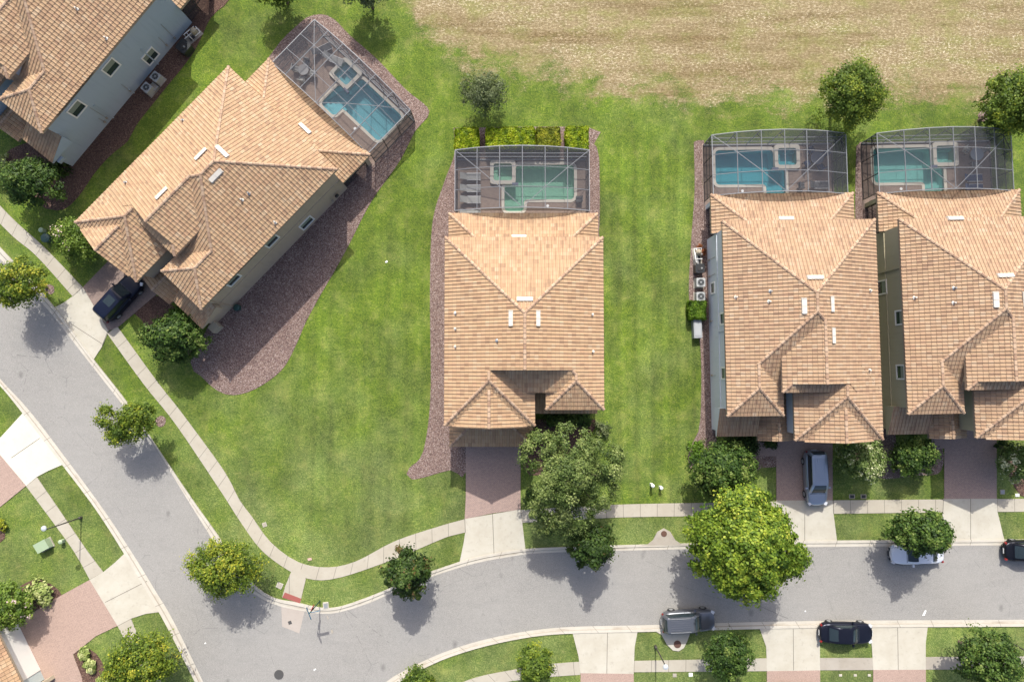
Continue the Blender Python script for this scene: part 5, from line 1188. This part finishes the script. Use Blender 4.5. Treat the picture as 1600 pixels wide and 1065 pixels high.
def plumbing(label, px, py, rot):
    x, y, _ = P(px, py, .5); r = thing('pool_pump', label, 'pool pump', (x, y, 0), R(rot))
    m = MB(); m.box(-.9, .7, -.4, .4, 0, .06); m.build('base', OLDC, r)
    m = MB(); m.tube([(.2, 0, .06), (.2, 0, .3), (.2, 0, .85), (.2, 0, 1.0)], [.2, .25, .25, .1], 16); m.build('filter_tank', plain('tan_tank', (.35, .3, .22)), r)
    m = MB(); m.tube([(-.6, -.1, .2), (-.1, -.1, .2)], .14, 12); m.build('motor', DARK, r)
    for pts in ([(-.7, .3, .1), (-.7, .3, .7), (.2, .3, .7), (.2, .1, .7)], [(-.9, .1, .5), (.6, .1, .5), (.6, .1, .1)], [(-.4, -.3, .1), (-.4, -.3, .6), (-.4, .35, .6), (.5, .35, .6)], [(0, -.35, .45), (.6, -.35, .45), (.6, .35, .45)]):
        m = MB(); m.tube(pts, .035, 8); m.build('pipe', WHITEP, r)
plumbing('white pool plumbing at the corner of the slate blue house', 301, 52, 42); plumbing('white pool plumbing above the dark heater of the grey house', 1091, 398, 95)
flatbox('storage_bin', 'grey lidded storage bin on the grass below the box hedge', 'storage bin', 1087, 514, .75, 1.7, .75, plain('bin_grey', (.27, .28, .29), .5), 2, z=0, lid=plain('bin_lid', (.34, .35, .36), .5))
flatbox('cable_box', 'flat grey box between the two air conditioners by the slate wall', 'equipment box', 243, 138, .7, .6, .35, GREYM, -38, lid=OLDC)
cX = F_C[0][0]
for k, (py, t) in enumerate(((463, 'upper air conditioner edge beside the middle house'), (486, 'lower air conditioner edge beside the middle house'))):
    yy = P(700, py, .8)[1]; ac(t, 0, 0, 0, None, (cX + .05, yy))
m = MB(); yy = P(700, 418, .8)[1]; pr = thing('pool_pump', 'slim white pool plumbing beside the middle house', 'pool pump', (cX + .2, yy, 0)); m.tube([(-.25, -1.6, .05), (-.25, -1.6, .6), (-.25, .9, .6), (.1, .9, .6)], .05, 8); m.build('pipe', WHITEP, pr); m = MB(); m.tube([(0, 0, 0), (0, 0, .8)], .22, 14); m.build('filter_tank', DARK, pr)
def litter(label, px, py, w, d, rot, mat=WHITEP):
    x, y, _ = P(px, py, 0); m = MB(); m.prism(roundpoly([(-w / 2, -d / 2), (w / 2, -d / 2 * .6), (w / 2 * .8, d / 2), (-w / 2 * .7, d / 2 * .8)], .03, 2), .02, .05); o = m.build('litter', mat); o.location = (x, y, .0); o.rotation_euler = (0, 0, R(rot)); tag(o, label, 'litter')
litter('white scrap on the street right of the black sedan', 1444, 957, .18, .6, -25); litter('tiny white scrap on the street under the huge tree', 1258, 954, .14, .12, 0)
litter('pale scrap on the street below the sign post', 512, 964, .09, .4, 25, OLDC); litter('white scrap beside the sign shadow', 519, 986, .18, .35, 20, OLDC); litter('tiny white scrap in the street bend', 492, 1045, .25, .12, 20); litter('white speck on the left street near the kerb', 321, 1004, .14, .14, 0)
